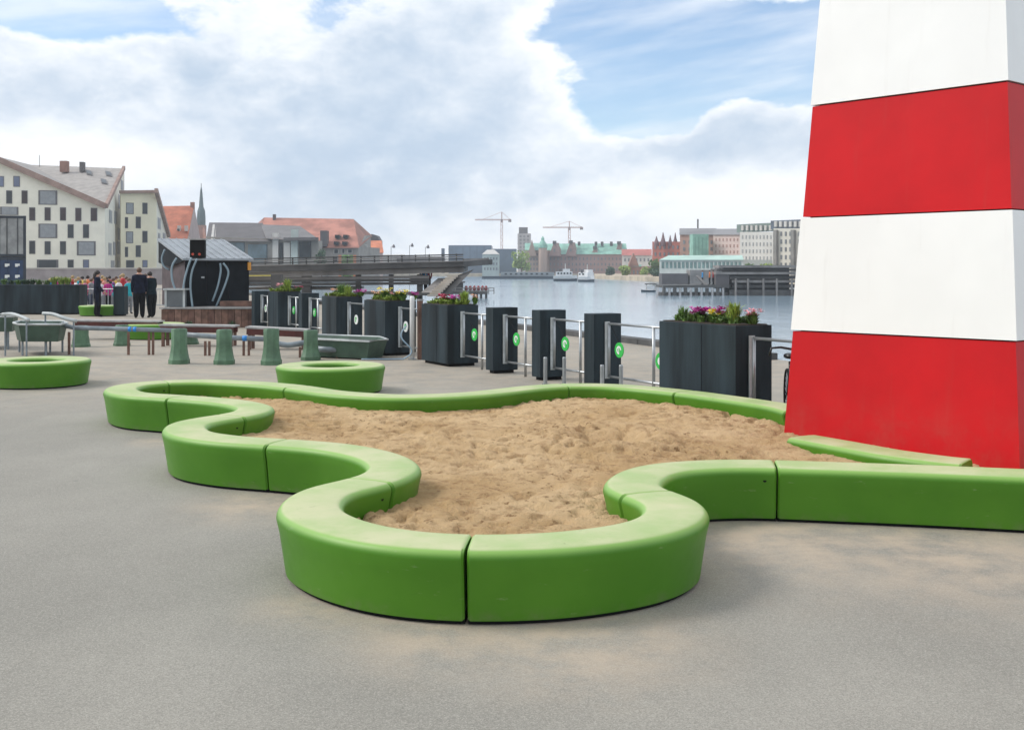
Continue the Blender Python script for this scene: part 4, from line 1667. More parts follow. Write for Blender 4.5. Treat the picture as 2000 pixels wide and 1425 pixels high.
# ------------------------------------------------------------------ buildings: facades set out on vertical planes
class Plane:
    def __init__(s, x0, d0, x1, d1):
        s.a = Vector((X(x0, d0), d0, 0))
        s.b = Vector((X(x1, d1), d1, 0))
        s.t = (s.b - s.a).normalized()
        n = Vector((s.t.y, -s.t.x, 0))
        if n.dot(-s.a) < 0:
            n = -n
        s.n = n

    def pt(s, px, py, out=0.0):
        r = Vector(((px - 1000) / F, 1, (H0 - py) / F))
        a = s.a + s.n * out
        k = a.dot(s.n) / r.dot(s.n)
        p = r * k
        return Vector((p.x, p.y, EYE + p.z))

    def rect(s, x0, y0, x1, y1, thick, out=0.0):
        """upright rectangle on the plane, thick outward"""
        p, q = s.pt(x0, (y0 + y1) / 2, out), s.pt(x1, (y0 + y1) / 2, out)
        za, zb = s.pt((x0 + x1) / 2, y1, out).z, s.pt((x0 + x1) / 2, y0, out).z
        pts = [Vector((p.x, p.y, za)), Vector((q.x, q.y, za)), Vector((q.x, q.y, zb)), Vector((p.x, p.y, zb))]
        return MB().slab(pts, s.n * thick)

    def window(s, x0, y0, x1, y1, root, glass, frame, fr=.10, mull=False):
        w = s.rect(x0, y0, x1, y1, .06, .0).build('window', frame)
        w.parent = root
        if root.type == 'EMPTY':
            w.matrix_parent_inverse = Matrix.Translation(-root.location)
        dx, dy = (x1 - x0) * fr, (y1 - y0) * fr * .6
        g_ = s.rect(x0 + dx, y0 + dy, x1 - dx, y1 - dy, .02, .062).build('pane', glass)
        g_.parent = w
        return w


def wall(pl, pix, thick, name, m_, root):
    pts = [pl.pt(x, y) for x, y in pix]
    return sub(MB().slab(pts, -pl.n * thick), name, m_, root)


GZ = 0.0
m_cream = mat('cream_panel', (.79, .765, .655), .7, .06, .35)
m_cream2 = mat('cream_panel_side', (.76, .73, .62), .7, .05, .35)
m_frame = mat('window_frame', (.10, .10, .11), .5, .1)
m_tileb = mat('brown_tile_roof', (.30, .20, .165), .8, .2, .8)
m_shing = mat('grey_shingle', (.33, .305, .285), .8, .15, .8)
m_red = mat('red_tile_roof', (.46, .15, .085), .8, .2, .5)
m_red2 = mat('faded_red_tile', (.40, .17, .125), .8, .28, .25)
m_brick = mat('red_brick', (.29, .15, .115), .8, .2, .5)
m_brickg = mat('grey_brick', (.27, .25, .225), .8, .15, .5)
m_dgrey = mat('dark_grey_roof', (.10, .09, .092), .7, .15, .3)
m_stone = mat('pale_stone', (.52, .50, .47), .75, .1, .3)
m_copper = mat('copper_green', (.22, .42, .34), .7, .2, .4)
m_pink = mat('pink_render', (.60, .47, .43), .8, .08, .3)

# cream block with staggered windows
dA = 176.0
pA = Plane(-40, 174.0, 205, 180.0)
pB = Plane(205, 180.0, 243, 214.0)
root = thing('apartment_building', 'cream apartment block with staggered dark windows and low swooping roof', 'building', (X(110, 180), 180, 0))
lowA = 549
wall(pA, [(-40, 549), (205, 548), (205, 402), (5, 320), (-40, 301)], .4, 'front_wall', m_cream, root)
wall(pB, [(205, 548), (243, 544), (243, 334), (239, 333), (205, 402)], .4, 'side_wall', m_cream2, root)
# roof: a folded sheet rising to the left front and to the right back
a_, b_, c_ = pA.pt(-40, 297, .6), pA.pt(206, 404, .6), pB.pt(241, 329, .4)
bk = pA.pt(-40, 301) + Vector((0, 30, 1.5))
roof = MB()
dn = Vector((0, 0, -.35))
e_ = Vector((X(60, 215), 215, Z(322, 215)))
roof.add([a_, b_, c_, e_, a_ + dn, b_ + dn, c_ + dn, e_ + dn], [(0, 1, 3), (1, 2, 3), (4, 7, 5), (5, 7, 6), (0, 4, 5, 1), (1, 5, 6, 2), (2, 6, 7, 3), (3, 7, 4, 0)])
rA = sub(roof, 'roof', m_shing, root)
# brown tiled verge along the edge
vr = MB().beam(a_ + Vector((0, -.1, .12)), b_ + Vector((0, -.1, .12)), .5, .9)
sub(vr, 'verge', m_tileb, root)
vr = MB().beam(b_ + Vector((.1, 0, .12)), c_ + Vector((.1, 0, .12)), .5, .7)
sub(vr, 'verge', m_tileb, root)


def on_tri(px, py, A_, B_, C_):
    n = (B_ - A_).cross(C_ - A_)
    r = Vector(((px - 1000) / F, 1, (H0 - py) / F))
    o = Vector((0, 0, EYE))
    k = (A_ - o).dot(n) / r.dot(n)
    return o + r * k, n.normalized() * (1 if n.z > 0 else -1)


for x, y in ((174, 339), (212, 341), (203, 356)):
    c0, nn = on_tri(x, y, b_, c_, e_)
    c1 = on_tri(x + 8, y + 6, b_, c_, e_)[0]
    u = (on_tri(x + 9, y + 2, b_, c_, e_)[0] - c0)
    v_ = (on_tri(x + 2, y + 7, b_, c_, e_)[0] - c0)
    f_ = MB().slab([c0 - u * .6 - v_ * .6, c0 + u * .6 - v_ * .6, c0 + u * .6 + v_ * .6, c0 - u * .6 + v_ * .6], nn * .25).build('skylight', m_frame)
    f_.parent = rA
    g_ = MB().slab([c0 - u * .45 - v_ * .45 + nn * .26, c0 + u * .45 - v_ * .45 + nn * .26, c0 + u * .45 + v_ * .45 + nn * .26, c0 - u * .45 + v_ * .45 + nn * .26], nn * .03)
    gg = g_.build('skylight_pane', M_glass)
    gg.parent = rA
for x, y0, y1, w, m_ in ((126, 319, 332, 14, m_brick), (161, 321, 332, 7, m_dgrey)):
    dd = 206
    q = at(x, (y0 + y1) / 2, dd)
    ch = MB().box(q, (w * dd / F, 1.2, (y1 - y0) * dd / F + .8)).build('chimney', m_)
    ch.parent = rA
q = at(77, 313, 200)
an = MB().tube([q - Vector((0, 0, 1.2)), q + Vector((0, 0, .9))], .05, 5).build('antenna', m_dgrey)
an.parent = rA
wins = [(12, 372, 24, 398, 0), (42, 372, 54, 398, 1), (26, 344, 39, 365, 2), (-6, 344, 8, 365, 2), (75, 372, 112, 400, 3), (0, 404, 36, 420, 3),
        (57, 405, 69, 431, 1), (87, 405, 99, 431, 1), (117, 405, 129, 431, 1), (147, 406, 159, 432, 1), (177, 406, 190, 432, 1),
        (75, 437, 112, 465, 3), (132, 438, 144, 465, 0), (162, 438, 174, 465, 0),
        (57, 470, 69, 496, 0), (87, 471, 99, 497, 0), (117, 471, 129, 497, 0), (150, 471, 187, 499, 3),
        (72, 507, 114, 523, 0), (132, 507, 144, 523, 0), (162, 507, 174, 528, 2)]
for x0, y0, x1, y1, k in wins:
    pA.window(x0, y0, x1, y1, root, [M_glass, M_glassp, mat('blue_glass', (.12, .15, .24), .15, .2, .6), M_blind][k], m_frame)
for x0, y0, x1, y1 in ((231, 381, 238, 409), (213, 410, 219, 436), (223, 412, 228, 438), (230, 445, 236, 470), (212, 474, 218, 499), (221, 472, 226, 499), (229, 471, 235, 497), (236, 352, 241, 372), (216, 508, 224, 526), (229, 508, 236, 524)):
    pB.window(x0, y0, x1, y1, root, M_blind, m_stone)

# second cream block
pC = Plane(236, 196.0, 306, 200.0)
pD = Plane(306, 200.0, 330, 226.0)
root = thing('apartment_building', 'smaller pale yellow apartment block with a steep gable on its right', 'building', (X(275, 200), 200, 0))
wall(pC, [(236, 545), (306, 545), (306, 377), (236, 378)], .4, 'front_wall', mat('yellow_panel', (.78, .72, .53), .7, .06, .35), root)
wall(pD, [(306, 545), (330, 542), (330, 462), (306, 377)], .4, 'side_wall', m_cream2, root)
rf = MB()
p0, p1, p2, p3 = pC.pt(234, 375, .5), pC.pt(305, 374, .5), pD.pt(330, 458, .5), pC.pt(234, 375, -22)
rf.beam(p0, p1, .6, .5)
sub(rf, 'roof_edge', m_tileb, root)
sub(MB().beam(pD.pt(305, 372, .3), pD.pt(330, 460, .3), .6, .8), 'verge', m_tileb, root)
bR = pD.pt(329, 459, -.4)
sub(MB().slab([pC.pt(236, 376, .1), pC.pt(305, 376, .1), bR, bR + (pC.pt(236, 376) - pC.pt(305, 376))], (0, 0, .25)), 'roof', m_shing, root)
for x0, y0, x1, y1, k in ((278, 396, 288, 418, 0), (265, 423, 275, 446, 0), (278, 451, 288, 474, 0), (265, 479, 275, 502, 0), (246, 396, 261, 418, 3), (244, 424, 250, 446, 0), (246, 452, 260, 475, 3), (244, 482, 250, 502, 0), (246, 508, 262, 524, 0), (278, 508, 288, 522, 2)):
    pC.window(x0, y0, x1, y1, root, [M_glass, M_glassp, MATS['blue_glass'], M_blind][k], m_frame)
for x0, y0, x1, y1 in ((308, 425, 314, 448), (318, 455, 323, 474), (309, 455, 313, 475), (321, 492, 326, 512)):
    pD.window(x0, y0, x1, y1, root, M_blind, m_stone)

# orange-red roofed house behind
root = thing('tiled_house', 'house with a steep bright orange tiled roof between block and spire', 'building', (X(350, 240), 240, 0))
pE = Plane(316, 240, 372, 243)
wall(pE, [(316, 545), (372, 545), (372, 462), (316, 462)], 12, 'wall', m_stone, root)
A0, A1, A2, A3 = pE.pt(316, 466, .5), pE.pt(366, 466, .5), at(378, 404, 251), at(318, 405, 249)
rfE = sub(MB().slab([A0, A1, A2, A3], (0, .5, .3)), 'roof', m_red, root)
sub(MB().slab([pE.pt(366, 466, .2), at(378, 403, 251.2), at(390, 466, 262), at(390, 545, 262), pE.pt(366, 545, .2)], (0, .6, 0)), 'gable_wall', mat('pink_grey_render', (.42, .36, .35), .8, .1, .4), root)
for x, y in ((349, 452), (364, 446), (350, 446)):
    f_ = MB().box(at(x, y, 243.5), (.6, .8, 1.2)).build('dormer', m_stone)
    f_.parent = rfE
q = at(376, 402, 251)
f_ = MB().box(q, (.8, .8, 1.6)).build('chimney', m_brick)
f_.parent = rfE

# church spire
root = thing('church_tower', 'dark green church spire rising over the roofs', 'church', (X(393, 400), 400, 0))
c = Vector((X(393, 400), 400, 0))
sub(MB().box((c.x, c.y, 8.6), (2.9, 2.9, 17.2)), 'tower_base', m_brick, root)
zb_ = 17.0
k_ = 400 / F
sub(MB().lathe([(8.5 * k_, Z(440, 400)), (8.5 * k_, Z(425, 400)), (7.6 * k_, Z(412, 400)), (4.6 * k_, Z(404, 400)), (3.4 * k_, Z(388, 400)), (2.0 * k_, Z(372, 400)), (.3 * k_, Z(363, 400))], c, 8), 'spire', mat('spire_slate', (.075, .115, .125), .7, .2, .3), root)
sub(MB().tube([c + Vector((0, 0, Z(364, 400))), c + Vector((0, 0, Z(358, 400)))], .12, 5), 'finial', m_dgrey, root)

# long grey-roofed hall
root = thing('grey_roofed_hall', 'long low hall with dark grey roof and pale pillars', 'building', (X(500, 225), 225, 0))
pF = Plane(402, 228, 622, 219)
wall(pF, [(402, 545), (622, 548), (622, 470), (402, 462)], 1.5, 'wall', m_brickg, root)
rr = sub(MB().slab([pF.pt(402, 470, .8), pF.pt(530, 472, .8), at(512, 438, 240), at(408, 437, 243)], (0, .4, .3)), 'roof', m_dgrey, root)
rr2 = sub(MB().slab([pF.pt(520, 466, 1.0), pF.pt(622, 470, 1.0), at(585, 444, 234), at(510, 441, 238)], (0, .4, .3)), 'roof', mat('grey_roof_light', (.155, .145, .145), .7, .15, .3), root)
sub(MB().slab([pF.pt(402, 470, .5), pF.pt(402, 545, .5), at(396, 545, 244), at(396, 445, 244)], (.3, 0, 0)), 'end_wall', m_brick, root)
gl = mat('blue_grey_glass', (.10, .15, .18), .2, .25, .5, spec=.8)
for x0, y0, x1, y1, m_ in ((486, 477, 522, 512, gl), (534, 455, 545, 515, m_stone), (547, 474, 553, 515, M_glass), (556, 474, 568, 515, m_stone), (570, 448, 583, 516, mat('pale_green_column', (.42, .48, .46), .6, .1, .4)), (586, 472, 608, 505, M_glass), (405, 474, 430, 500, gl), (440, 474, 478, 500, gl)):
    g_ = pF.rect(x0, y0, x1, y1, .35, .01)
    sub(g_, 'window' if m_ in (gl, M_glass) else 'pillar', m_, root)
sub(pF.rect(560, 464, 622, 470, 1.2, 1.0), 'eaves_beam', m_dgrey, root)
for k, x in enumerate((418, 425)):
    f_ = MB().beam(at(x, 440, 241), at(x - 4, 470, 226.5), .5, .4).build('roof_rib', m_stone)
    f_.parent = rr

# big hipped red roof warehouse
root = thing('brick_warehouse', 'large old warehouse with a huge faded red hipped roof', 'building', (X(640, 262), 262, 0))
pG = Plane(500, 264, 700, 258)
pG2 = Plane(700, 258, 726, 282)
wall(pG, [(500, 545), (700, 548), (700, 482), (500, 480)], 14, 'wall', m_brickg, root)
wall(pG2, [(700, 548), (724, 545), (724, 460), (716, 460), (700, 482)], .5, 'end_wall', m_brickg, root)
rg = sub(MB().slab([pG.pt(498, 484, .8), pG.pt(701, 484, .8), at(690, 430, 272), at(515, 427, 276)], (0, .5, .3)), 'roof', m_red2, root)
rg2 = sub(MB().slab([pG.pt(701, 484, .8), at(726, 462, 282), at(690, 430, 272)], (0, .3, .3)), 'hip', mat('hip_tile', (.33, .15, .11), .8, .2, .3), root)
rg3 = sub(MB().slab([at(480, 460, 288), pG.pt(498, 484, .8), at(515, 427, 276)], (0, .3, .3)), 'hip', MATS['hip_tile'], root)
for x, y in ((660, 462), (676, 462), (658, 475), (674, 475)):
    t = (484 - y) / 54
    f_ = MB().box(at(x, y, 258 + 14 * t - 1.2), (1.1, 2.2, .75)).build('dormer', M_glass)
    f_.parent = rg
f_ = MB().box(at(634, 466, 260), (1.5, 3.2, 3.6)).build('dormer', m_dgrey)
f_.parent = rg
f_ = MB().box(at(536, 425, 275), (.7, .7, 1.6)).build('chimney', m_dgrey)
f_.parent = rg
for x0, y0, x1, y1 in ((652, 487, 661, 495), (668, 486, 673, 495), (679, 487, 688, 494), (652, 503, 660, 511), (615, 488, 622, 498)):
    pG.window(x0, y0, x1, y1, root, M_glass, m_stone)
pG2.window(703, 498, 708, 508, root, M_glass, m_stone)
pG2.window(712, 478, 717, 490, root, M_glass, m_stone)

root = thing('small_house', 'small house with orange roof at the end of the warehouse', 'building', (X(736, 290), 290, 0))
pH = Plane(722, 290, 748, 292)
wall(pH, [(722, 545), (748, 545), (748, 492), (722, 492)], 8, 'wall', m_pink, root)
sub(MB().slab([pH.pt(721, 494, .6), pH.pt(749, 494, .6), at(745, 472, 297), at(724, 472, 297)], (0, .4, .3)), 'roof', mat('orange_roof', (.60, .20, .10), .8, .15, .4), root)
wall(Plane(720, 301, 742, 301), [(720, 545), (742, 545), (742, 470), (736, 460), (726, 457), (720, 460)], 6, 'back_block', m_dgrey, root)


# generic block for the far bank
def block(name, label, x0, x1, ytop, d0, d1, wm, depth=14, ybase=552, roof=None, ry=0, rx=(0, 0), win=None, cat='building', winm=None, group=None):
    root = thing(name, label, cat, (X((x0 + x1) / 2, (d0 + d1) / 2), (d0 + d1) / 2, 0), group)
    pl = Plane(x0, d0, x1, d1)
    wall(pl, [(x0, ybase), (x1, ybase), (x1, ytop), (x0, ytop)], depth, 'wall', wm, root)
    ro = None
    if roof:
        e0, e1 = pl.pt(x0 - 1, ytop + .5, .4), pl.pt(x1 + 1, ytop + .5, .4)
        b0, b1 = pl.pt(x0 - 1, ytop + .5, -depth - .4), pl.pt(x1 + 1, ytop + .5, -depth - .4)
        hgt = ry * d0 / F
        r0 = e0.lerp(e1, rx[0]).lerp(b0.lerp(b1, rx[0]), .5) + Vector((0, 0, hgt))
        r1 = e0.lerp(e1, 1 - rx[1]).lerp(b0.lerp(b1, 1 - rx[1]), .5) + Vector((0, 0, hgt))
        ro = sub(MB().add([e0, e1, b1, b0, r0, r1], [(0, 1, 5, 4), (1, 2, 5), (2, 3, 4, 5), (3, 0, 4), (0, 3, 2, 1)]), 'roof', roof, root)
    if win:
        nx, ny, fx, fy, mx, my0, my1 = win
        for j in range(ny):
            for i in range(nx):
                w, h = (x1 - x0 - 2 * mx) / nx, (my1 - my0) / ny
                cx, cy = x0 + mx + w * (i + .5), my0 + h * (j + .5)
                sub(pl.rect(cx - w * fx / 2, cy - h * fy / 2, cx + w * fx / 2, cy + h * fy / 2, .12, .0), 'window', winm or M_glass, root)
    return root, pl, ro


m_winsoft = mat('far_window', (.16, .17, .18), .3, .2, .5)
# glass library blocks and far centre
block('glass_block', 'broad dark blue glass block left of the far crane', 876, 960, 479, 470, 470, mat('blue_black_glass', (.055, .095, .15), .22, .2, .1, spec=.8), 30, 545, win=(6, 1, .9, .92, 1, 480, 512), winm=mat('blue_glass_pane', (.075, .125, .19), .18, .25, .15, spec=.8))
block('glass_block', 'leaning dark blue glass block under the far crane', 962, 1009, 486, 455, 455, MATS['blue_black_glass'], 24, 545, win=(4, 1, .9, .92, 1, 487, 520), winm=MATS['blue_glass_pane'])
block('slim_tower', 'slim blue-grey tower left of the broad glass block', 862, 868, 485, 480, 480, MATS['blue_black_glass'], 3, 545)
block('grey_office', 'low grey buildings far off behind the timber bridge', 775, 865, 503, 520, 520, m_dgrey, 20, 545, roof=m_dgrey, ry=3)
block('pale_office', 'low pale building far off, right of the orange house', 748, 790, 498, 530, 530, m_stone, 20, 545, roof=m_stone, ry=2)
root, pl, ro = block('high_rise', 'hazy pale high-rise under construction beside the crane', 1011, 1037, 456, 640, 640, mat('hazy_concrete', (.38, .37, .38), .8, .15, .2), 14, 545, win=(3, 6, .55, .6, 2, 458, 500), winm=m_winsoft)
sub(MB().box(at(1022, 451, 645), (5, 6, 4)), 'roof_plant', m_dgrey, root)
# brick exchange with copper roofs
root, pl, ro = block('brick_exchange', 'long red brick building with green copper roof and stepped gables', 1062, 1225, 496, 436, 428, mat('far_brick', (.31, .205, .185), .8, .12, .1), 16, 548, roof=m_copper, ry=21, rx=(.02, .02), win=(22, 3, .35, .5, 3, 500, 532), winm=m_winsoft)
for x, top, w in ((1083, 474, 22), (1115, 473, 22), (1162, 484, 18), (1209, 475, 18)):
    gp = Plane(x - 20, 433, x + 20, 431)
    wall(gp, [(x - w / 2, 500), (x + w / 2, 500), (x + 2.6, top + 3), (x + 2.6, top), (x - 2.6, top), (x - 2.6, top + 3)], 6, 'gable', MATS['far_brick'], root)
    sub(gp.rect(x - 1.6, top + 12, x + 1.6, top + 18, .1, .05), 'gable_window', m_winsoft, root)
    sub(MB().box(gp.pt(x, top - .5), (1.4, 1.4, 1.2)), 'gable_cap', m_dgrey, root)
for x in (1131, 1164, 1176, 1194):
    f_ = MB().box(at(x, 476, 436), (1.0, 1.0, 1.6)).build('chimney', m_dgrey)
    f_.parent = ro
root, pl, ro = block('brick_gable_house', 'brick gable house with copper turret at the left end of the exchange', 1026, 1060, 488, 428, 426, mat('far_brick_tan', (.40, .29, .235), .8, .12, .1), 14, 548, roof=m_copper, ry=14, win=(5, 4, .35, .5, 2, 492, 530), winm=m_winsoft)
gp = Plane(1020, 425, 1070, 425)
wall(gp, [(1030, 500), (1048, 500), (1039, 468)], 5, 'gable', MATS['far_brick_tan'], root)
tc = at(1060, 490, 424)
kk = 424 / F
sub(MB().lathe([(8 * kk, Z(545, 424)), (8 * kk, Z(485, 424)), (9.3 * kk, Z(483, 424)), (8.5 * kk, Z(478, 424)), (5 * kk, Z(473, 424)), (3 * kk, Z(470, 424)), (3 * kk, Z(466, 424)), (.4 * kk, Z(462, 424))], (tc.x, tc.y, 0), 12), 'turret', [MATS['far_brick_tan']], root)
sub(MB().lathe([(9.5 * kk, Z(484, 424)), (8.8 * kk, Z(478, 424)), (5.2 * kk, Z(472.6, 424)), (3.2 * kk, Z(469.6, 424)), (3.2 * kk, Z(465.6, 424)), (.4 * kk, Z(461, 424))], (tc.x, tc.y, 0), 12), 'turret_dome', m_copper, root)
block('red_roof_house', 'low house with a long dull red roof beside the exchange', 1215, 1272, 498, 400, 396, m_stone, 14, 548, roof=mat('rose_tile', (.42, .13, .11), .8, .15, .2), ry=12, win=(7, 1, .4, .4, 2, 500, 515), winm=m_winsoft)
root, pl, ro = block('brick_gable_house', 'small brown house with pointed gable and pale green roof on the far bank', 1224, 1252, 520, 352, 350, m_brick, 10, 550, roof=m_copper, ry=4, win=(3, 1, .4, .6, 3, 525, 538), winm=m_winsoft)
gp = Plane(1215, 351, 1260, 351)
wall(gp, [(1226, 524), (1250, 524), (1238, 494)], 4, 'gable', m_brick, root)
# red brick corner with spirelets
root, pl, ro = block('red_brick_corner', 'red brick corner building with pointed spirelets', 1274, 1330, 472, 305, 300, mat('bright_brick', (.42, .14, .105), .8, .15, .2), 18, 552, win=(6, 4, .35, .5, 2, 476, 530), winm=m_winsoft)
for x, top, w in ((1284, 462, 10), (1297, 454, 11), (1311, 460, 8), (1321, 455, 9)):
    q = at(x, 473, 300)
    kk = 300 / F
    sub(MB().lathe([(w * .5 * kk, q.z - 1), (w * .5 * kk, q.z), (w * .3 * kk, q.z + (472 - top) * .4 * kk), (.08, q.z + (474 - top) * kk)], (q.x, q.y + 2, 0), 8), 'spirelet', mat('spirelet_slate', (.20, .12, .13), .7, .2, .3), root)
# brick hall with dark roof and copper stair tower
root, pl, ro = block('brick_hall', 'brown brick hall with long grey roof and a mast', 1328, 1398, 458, 292, 286, mat('brown_brick', (.38, .23, .18), .8, .12, .2), 18, 552, roof=mat('slate_grey_far', (.20, .195, .20), .7, .15, .1), ry=13, rx=(.0, .0), win=(6, 4, .35, .5, 3, 466, 520), winm=m_winsoft)
sub(MB().tube([at(1363, 446, 292), at(1363, 428, 292)], .22, 6), 'mast', m_dgrey, root)
root, pl, ro = block('copper_tower', 'square pale green copper-clad tower in front of the brick hall', 1353, 1384, 457, 280, 280, m_copper, 5, 552, win=(4, 1, .12, .9, 1, 460, 520), winm=mat('copper_dark', (.15, .31, .25), .7, .15, .3))
block('pink_house', 'pink rendered house with grey roof right of the copper tower', 1393, 1446, 458, 284, 276, m_pink, 16, 552, roof=MATS['slate_grey_far'], ry=12, win=(7, 4, .3, .45, 2, 462, 510), winm=mat('salmon_shade', (.42, .27, .23), .7, .1, .3))
root, pl, ro = block('white_block', 'pale grey apartment block with green mansard roof', 1445, 1511, 453, 272, 262, mat('far_offwhite', (.56, .55, .52), .75, .06, .2), 16, 552, win=(9, 5, .3, .5, 2, 456, 525), winm=mat('soft_grey_window', (.33, .34, .34), .5, .1, .3))
mp = Plane(1445, 272, 1511, 262)
sub(mp.rect(1445, 437, 1511, 453, 1.0, -1.6), 'mansard', mat('mansard_green', (.16, .21, .19), .7, .15, .3), root)
for k in range(7):
    sub(mp.rect(1450 + k * 9, 440, 1454 + k * 9, 450, .4, -.5), 'dormer', m_stone, root)
root, pl, ro = block('cream_block', 'cream apartment block with bay windows and dark dormered roof beside the tower', 1511, 1620, 446, 252, 240, mat('far_cream', (.60, .57, .50), .75, .06, .2), 16, 552, win=(12, 5, .34, .55, 2, 449, 525), winm=m_winsoft)
mp = Plane(1511, 252, 1620, 240)
sub(mp.rect(1511, 429, 1620, 446, 1.0, -1.6), 'mansard', mat('mansard_slate', (.085, .105, .14), .6, .15, .3), root)
for k in range(11):
    sub(mp.rect(1514 + k * 9.6, 432, 1519 + k * 9.6, 443, .4, -.5), 'dormer', m_stone, root)
for x in (1514, 1548):
    sub(mp.rect(x, 449, x + 6, 540, .7, .13), 'bay_column', mat('bay_dark', (.20, .19, .175), .6, .2, .4), root)
# green-roofed pavilion at the water
root, pl, ro = block('pavilion', 'long low glazed pavilion with pale copper roof on the far quay', 1288, 1452, 507, 246, 232, mat('pavilion_wall', (.46, .49, .46), .6, .1, .3), 12, 555, roof=mat('pale_copper', (.40, .56, .49), .6, .12, .3), ry=9, rx=(.12, .02), win=(20, 1, .55, .7, 3, 509, 526), winm=mat('pavilion_glass', (.14, .22, .21), .2, .3, .6))


# ------------------------------------------------------------------ trees on the far bank
def tree(px, d, ybase, ytop, wpx, label, lm, n=700, cat='tree'):
    k = d / F
    c = Vector((X(px, d), d, Z(ybase, d)))
    h = (ybase - ytop) * k
    r = wpx * k / 2
    root = thing('tree', label, cat, c, 'trees on the far bank')
    tr = MB()
    tr.tube([c, c + Vector((.05 * r, 0, h * .35)), c + Vector((-.04 * r, 0, h * .7))], r * .10, 7, r * .03)
    for a in range(4):
        an = a * 1.7 + px
        b0 = c + Vector((0, 0, h * (.28 + .08 * a)))
        tr.tube([b0, b0 + Vector((math.cos(an) * r * .6, math.sin(an) * r * .6, h * .25))], r * .05, 5, r * .015)
    sub(tr, 'trunk', M_brown, root)
    cr = MB()
    lumps = [(Vector((random.uniform(-.55, .55) * r, random.uniform(-.55, .55) * r, h * random.uniform(.35, .85))), random.uniform(.42, .62) * r) for _ in range(10)]
    for _ in range(n):
        lc, lr = random.choice(lumps)
        v = Vector((random.gauss(0, 1), random.gauss(0, 1), random.gauss(0, .8))).normalized() * lr * random.uniform(.6, 1.08)
        p = c + lc + v
        s = r * random.uniform(.12, .22)
        u = Vector((random.uniform(-1, 1), random.uniform(-1, 1), random.uniform(-1, 1))).normalized()
        w = u.orthogonal().normalized()
        cr.add([p - u * s, p + w * s * .6, p + u * s, p - w * s * .6], [(0, 1, 2, 3)])
    sub(cr, 'crown', lm, root)


tree(1018, 418, 540, 492, 34, 'olive tree left of the brick gable house on the far bank', M_leafy)
tree(1193, 330, 544, 520, 20, 'round dark tree right of the white ferries', M_leafd)
tree(1220, 325, 543, 519, 26, 'yellowish tree next to the round dark one', M_leafy)
tree(1276, 300, 547, 503, 26, 'tall green tree left of the copper-roofed pavilion', M_leaf)
tree(1284, 280, 549, 526, 26, 'low dark tree at the corner of the pavilion', M_leafd)
tree(1258, 345, 543, 520, 20, 'small olive tree right of the pointed gable', M_leafy)
tree(1497, 205, 552, 512, 30, 'tree above the dark pier left of the cream block', M_leafy)
tree(1463, 215, 550, 513, 24, 'pale tree above the dark pier right of the pavilion', M_leaf)
tree(628, 215, 548, 484, 26, 'dark green tree in front of the old warehouse', M_leafd)
root = thing('hedge_box', 'bright green hedge between two orange posts by the warehouse', 'hedge', (X(678, 220), 220, .3))
hb = MB()
for _ in range(500):
    p = Vector((X(random.uniform(668, 690), 220), 220 + random.uniform(-.8, .8), random.uniform(Z(513, 220) - 3, Z(499, 220))))
    s = .3
    u = Vector((random.uniform(-1, 1), random.uniform(-1, 1), random.uniform(-1, 1))).normalized()
    w = u.orthogonal().normalized()
    hb.add([p - u * s, p + w * s * .6, p + u * s, p - w * s * .6], [(0, 1, 2, 3)])
sub(hb, 'leaves', mat('hedge_green', (.16, .34, .07), .6, .3, 2), root)
for x in (664, 693):
    sub(MB().box((X(x, 219), 219, Z(505, 219) - 1.5), (.5, .5, 4.4)), 'post', mat('orange_paint', (.60, .20, .08), .6), root)

# ------------------------------------------------------------------ cranes and lamps
M_crane = mat('crane_paint', (.42, .25, .23), .6, .1)
M_crane2 = mat('crane_weight', (.16, .15, .16), .6, .1)


def crane(px, d, ytop, yjib, xl, xr, ybase, label):
    k = d / F
    c = Vector((X(px, d), d, 0))
    root = thing('tower_crane', label, 'crane', c, 'far tower cranes')
    zt, zj, z0 = Z(ytop, d), Z(yjib, d), Z(ybase, d) - 14
    w = 1.9 * k
    ms = MB()
    for sx in (-1, 1):
        for sy in (-1, 1):
            ms.beam((c.x + sx * w, c.y + sy * w, z0), (c.x + sx * w, c.y + sy * w, zj), .28)
    n = 16
    for i in range(n):
        za, zb = z0 + (zj - z0) * i / n, z0 + (zj - z0) * (i + 1) / n
        s = 1 if i % 2 else -1
        ms.beam((c.x - s * w, c.y - w, za), (c.x + s * w, c.y - w, zb), .2)
    sub(ms, 'mast', M_crane, root)
    sub(MB().box((c.x, c.y, zj - 1.6 * k), (4.4 * k, 4 * k, 6 * k)), 'cab', M_crane2, root)
    ap = MB()
    ap.beam((c.x, c.y, zj), (c.x, c.y, zt), .5)
    sub(ap, 'apex', M_crane, root)
    jb = MB()
    x0, x1 = X(xl, d), X(xr, d)
    for dz, dy in ((0, -w * .6), (0, w * .6), (1.7 * k, 0)):
        jb.beam((x0, c.y + dy, zj + dz), (x1, c.y + dy, zj + dz), .24)
    n = 24
    for i in range(n):
        xa, xb = x0 + (x1 - x0) * i / n, x0 + (x1 - x0) * (i + 1) / n
        jb.beam((xa, c.y, zj), (xb, c.y, zj + 1.7 * k), .16) if i % 2 else jb.beam((xa, c.y, zj + 1.7 * k), (xb, c.y, zj), .16)
    sub(jb, 'jib', M_crane, root)
    ln = MB()
    ln.tube([(c.x, c.y, zt), (x0 + (c.x - x0) * .3, c.y, zj + 1.7 * k)], .09, 4)
    ln.tube([(c.x, c.y, zt), (x1 - .5, c.y, zj + 1.7 * k)], .09, 4)
    sub(ln, 'tie_bars', M_crane, root)
    sub(MB().box((x1 - 2.2 * k, c.y, zj - 1.2 * k), (6 * k, 3 * k, 5 * k)), 'counterweight', M_crane2, root)


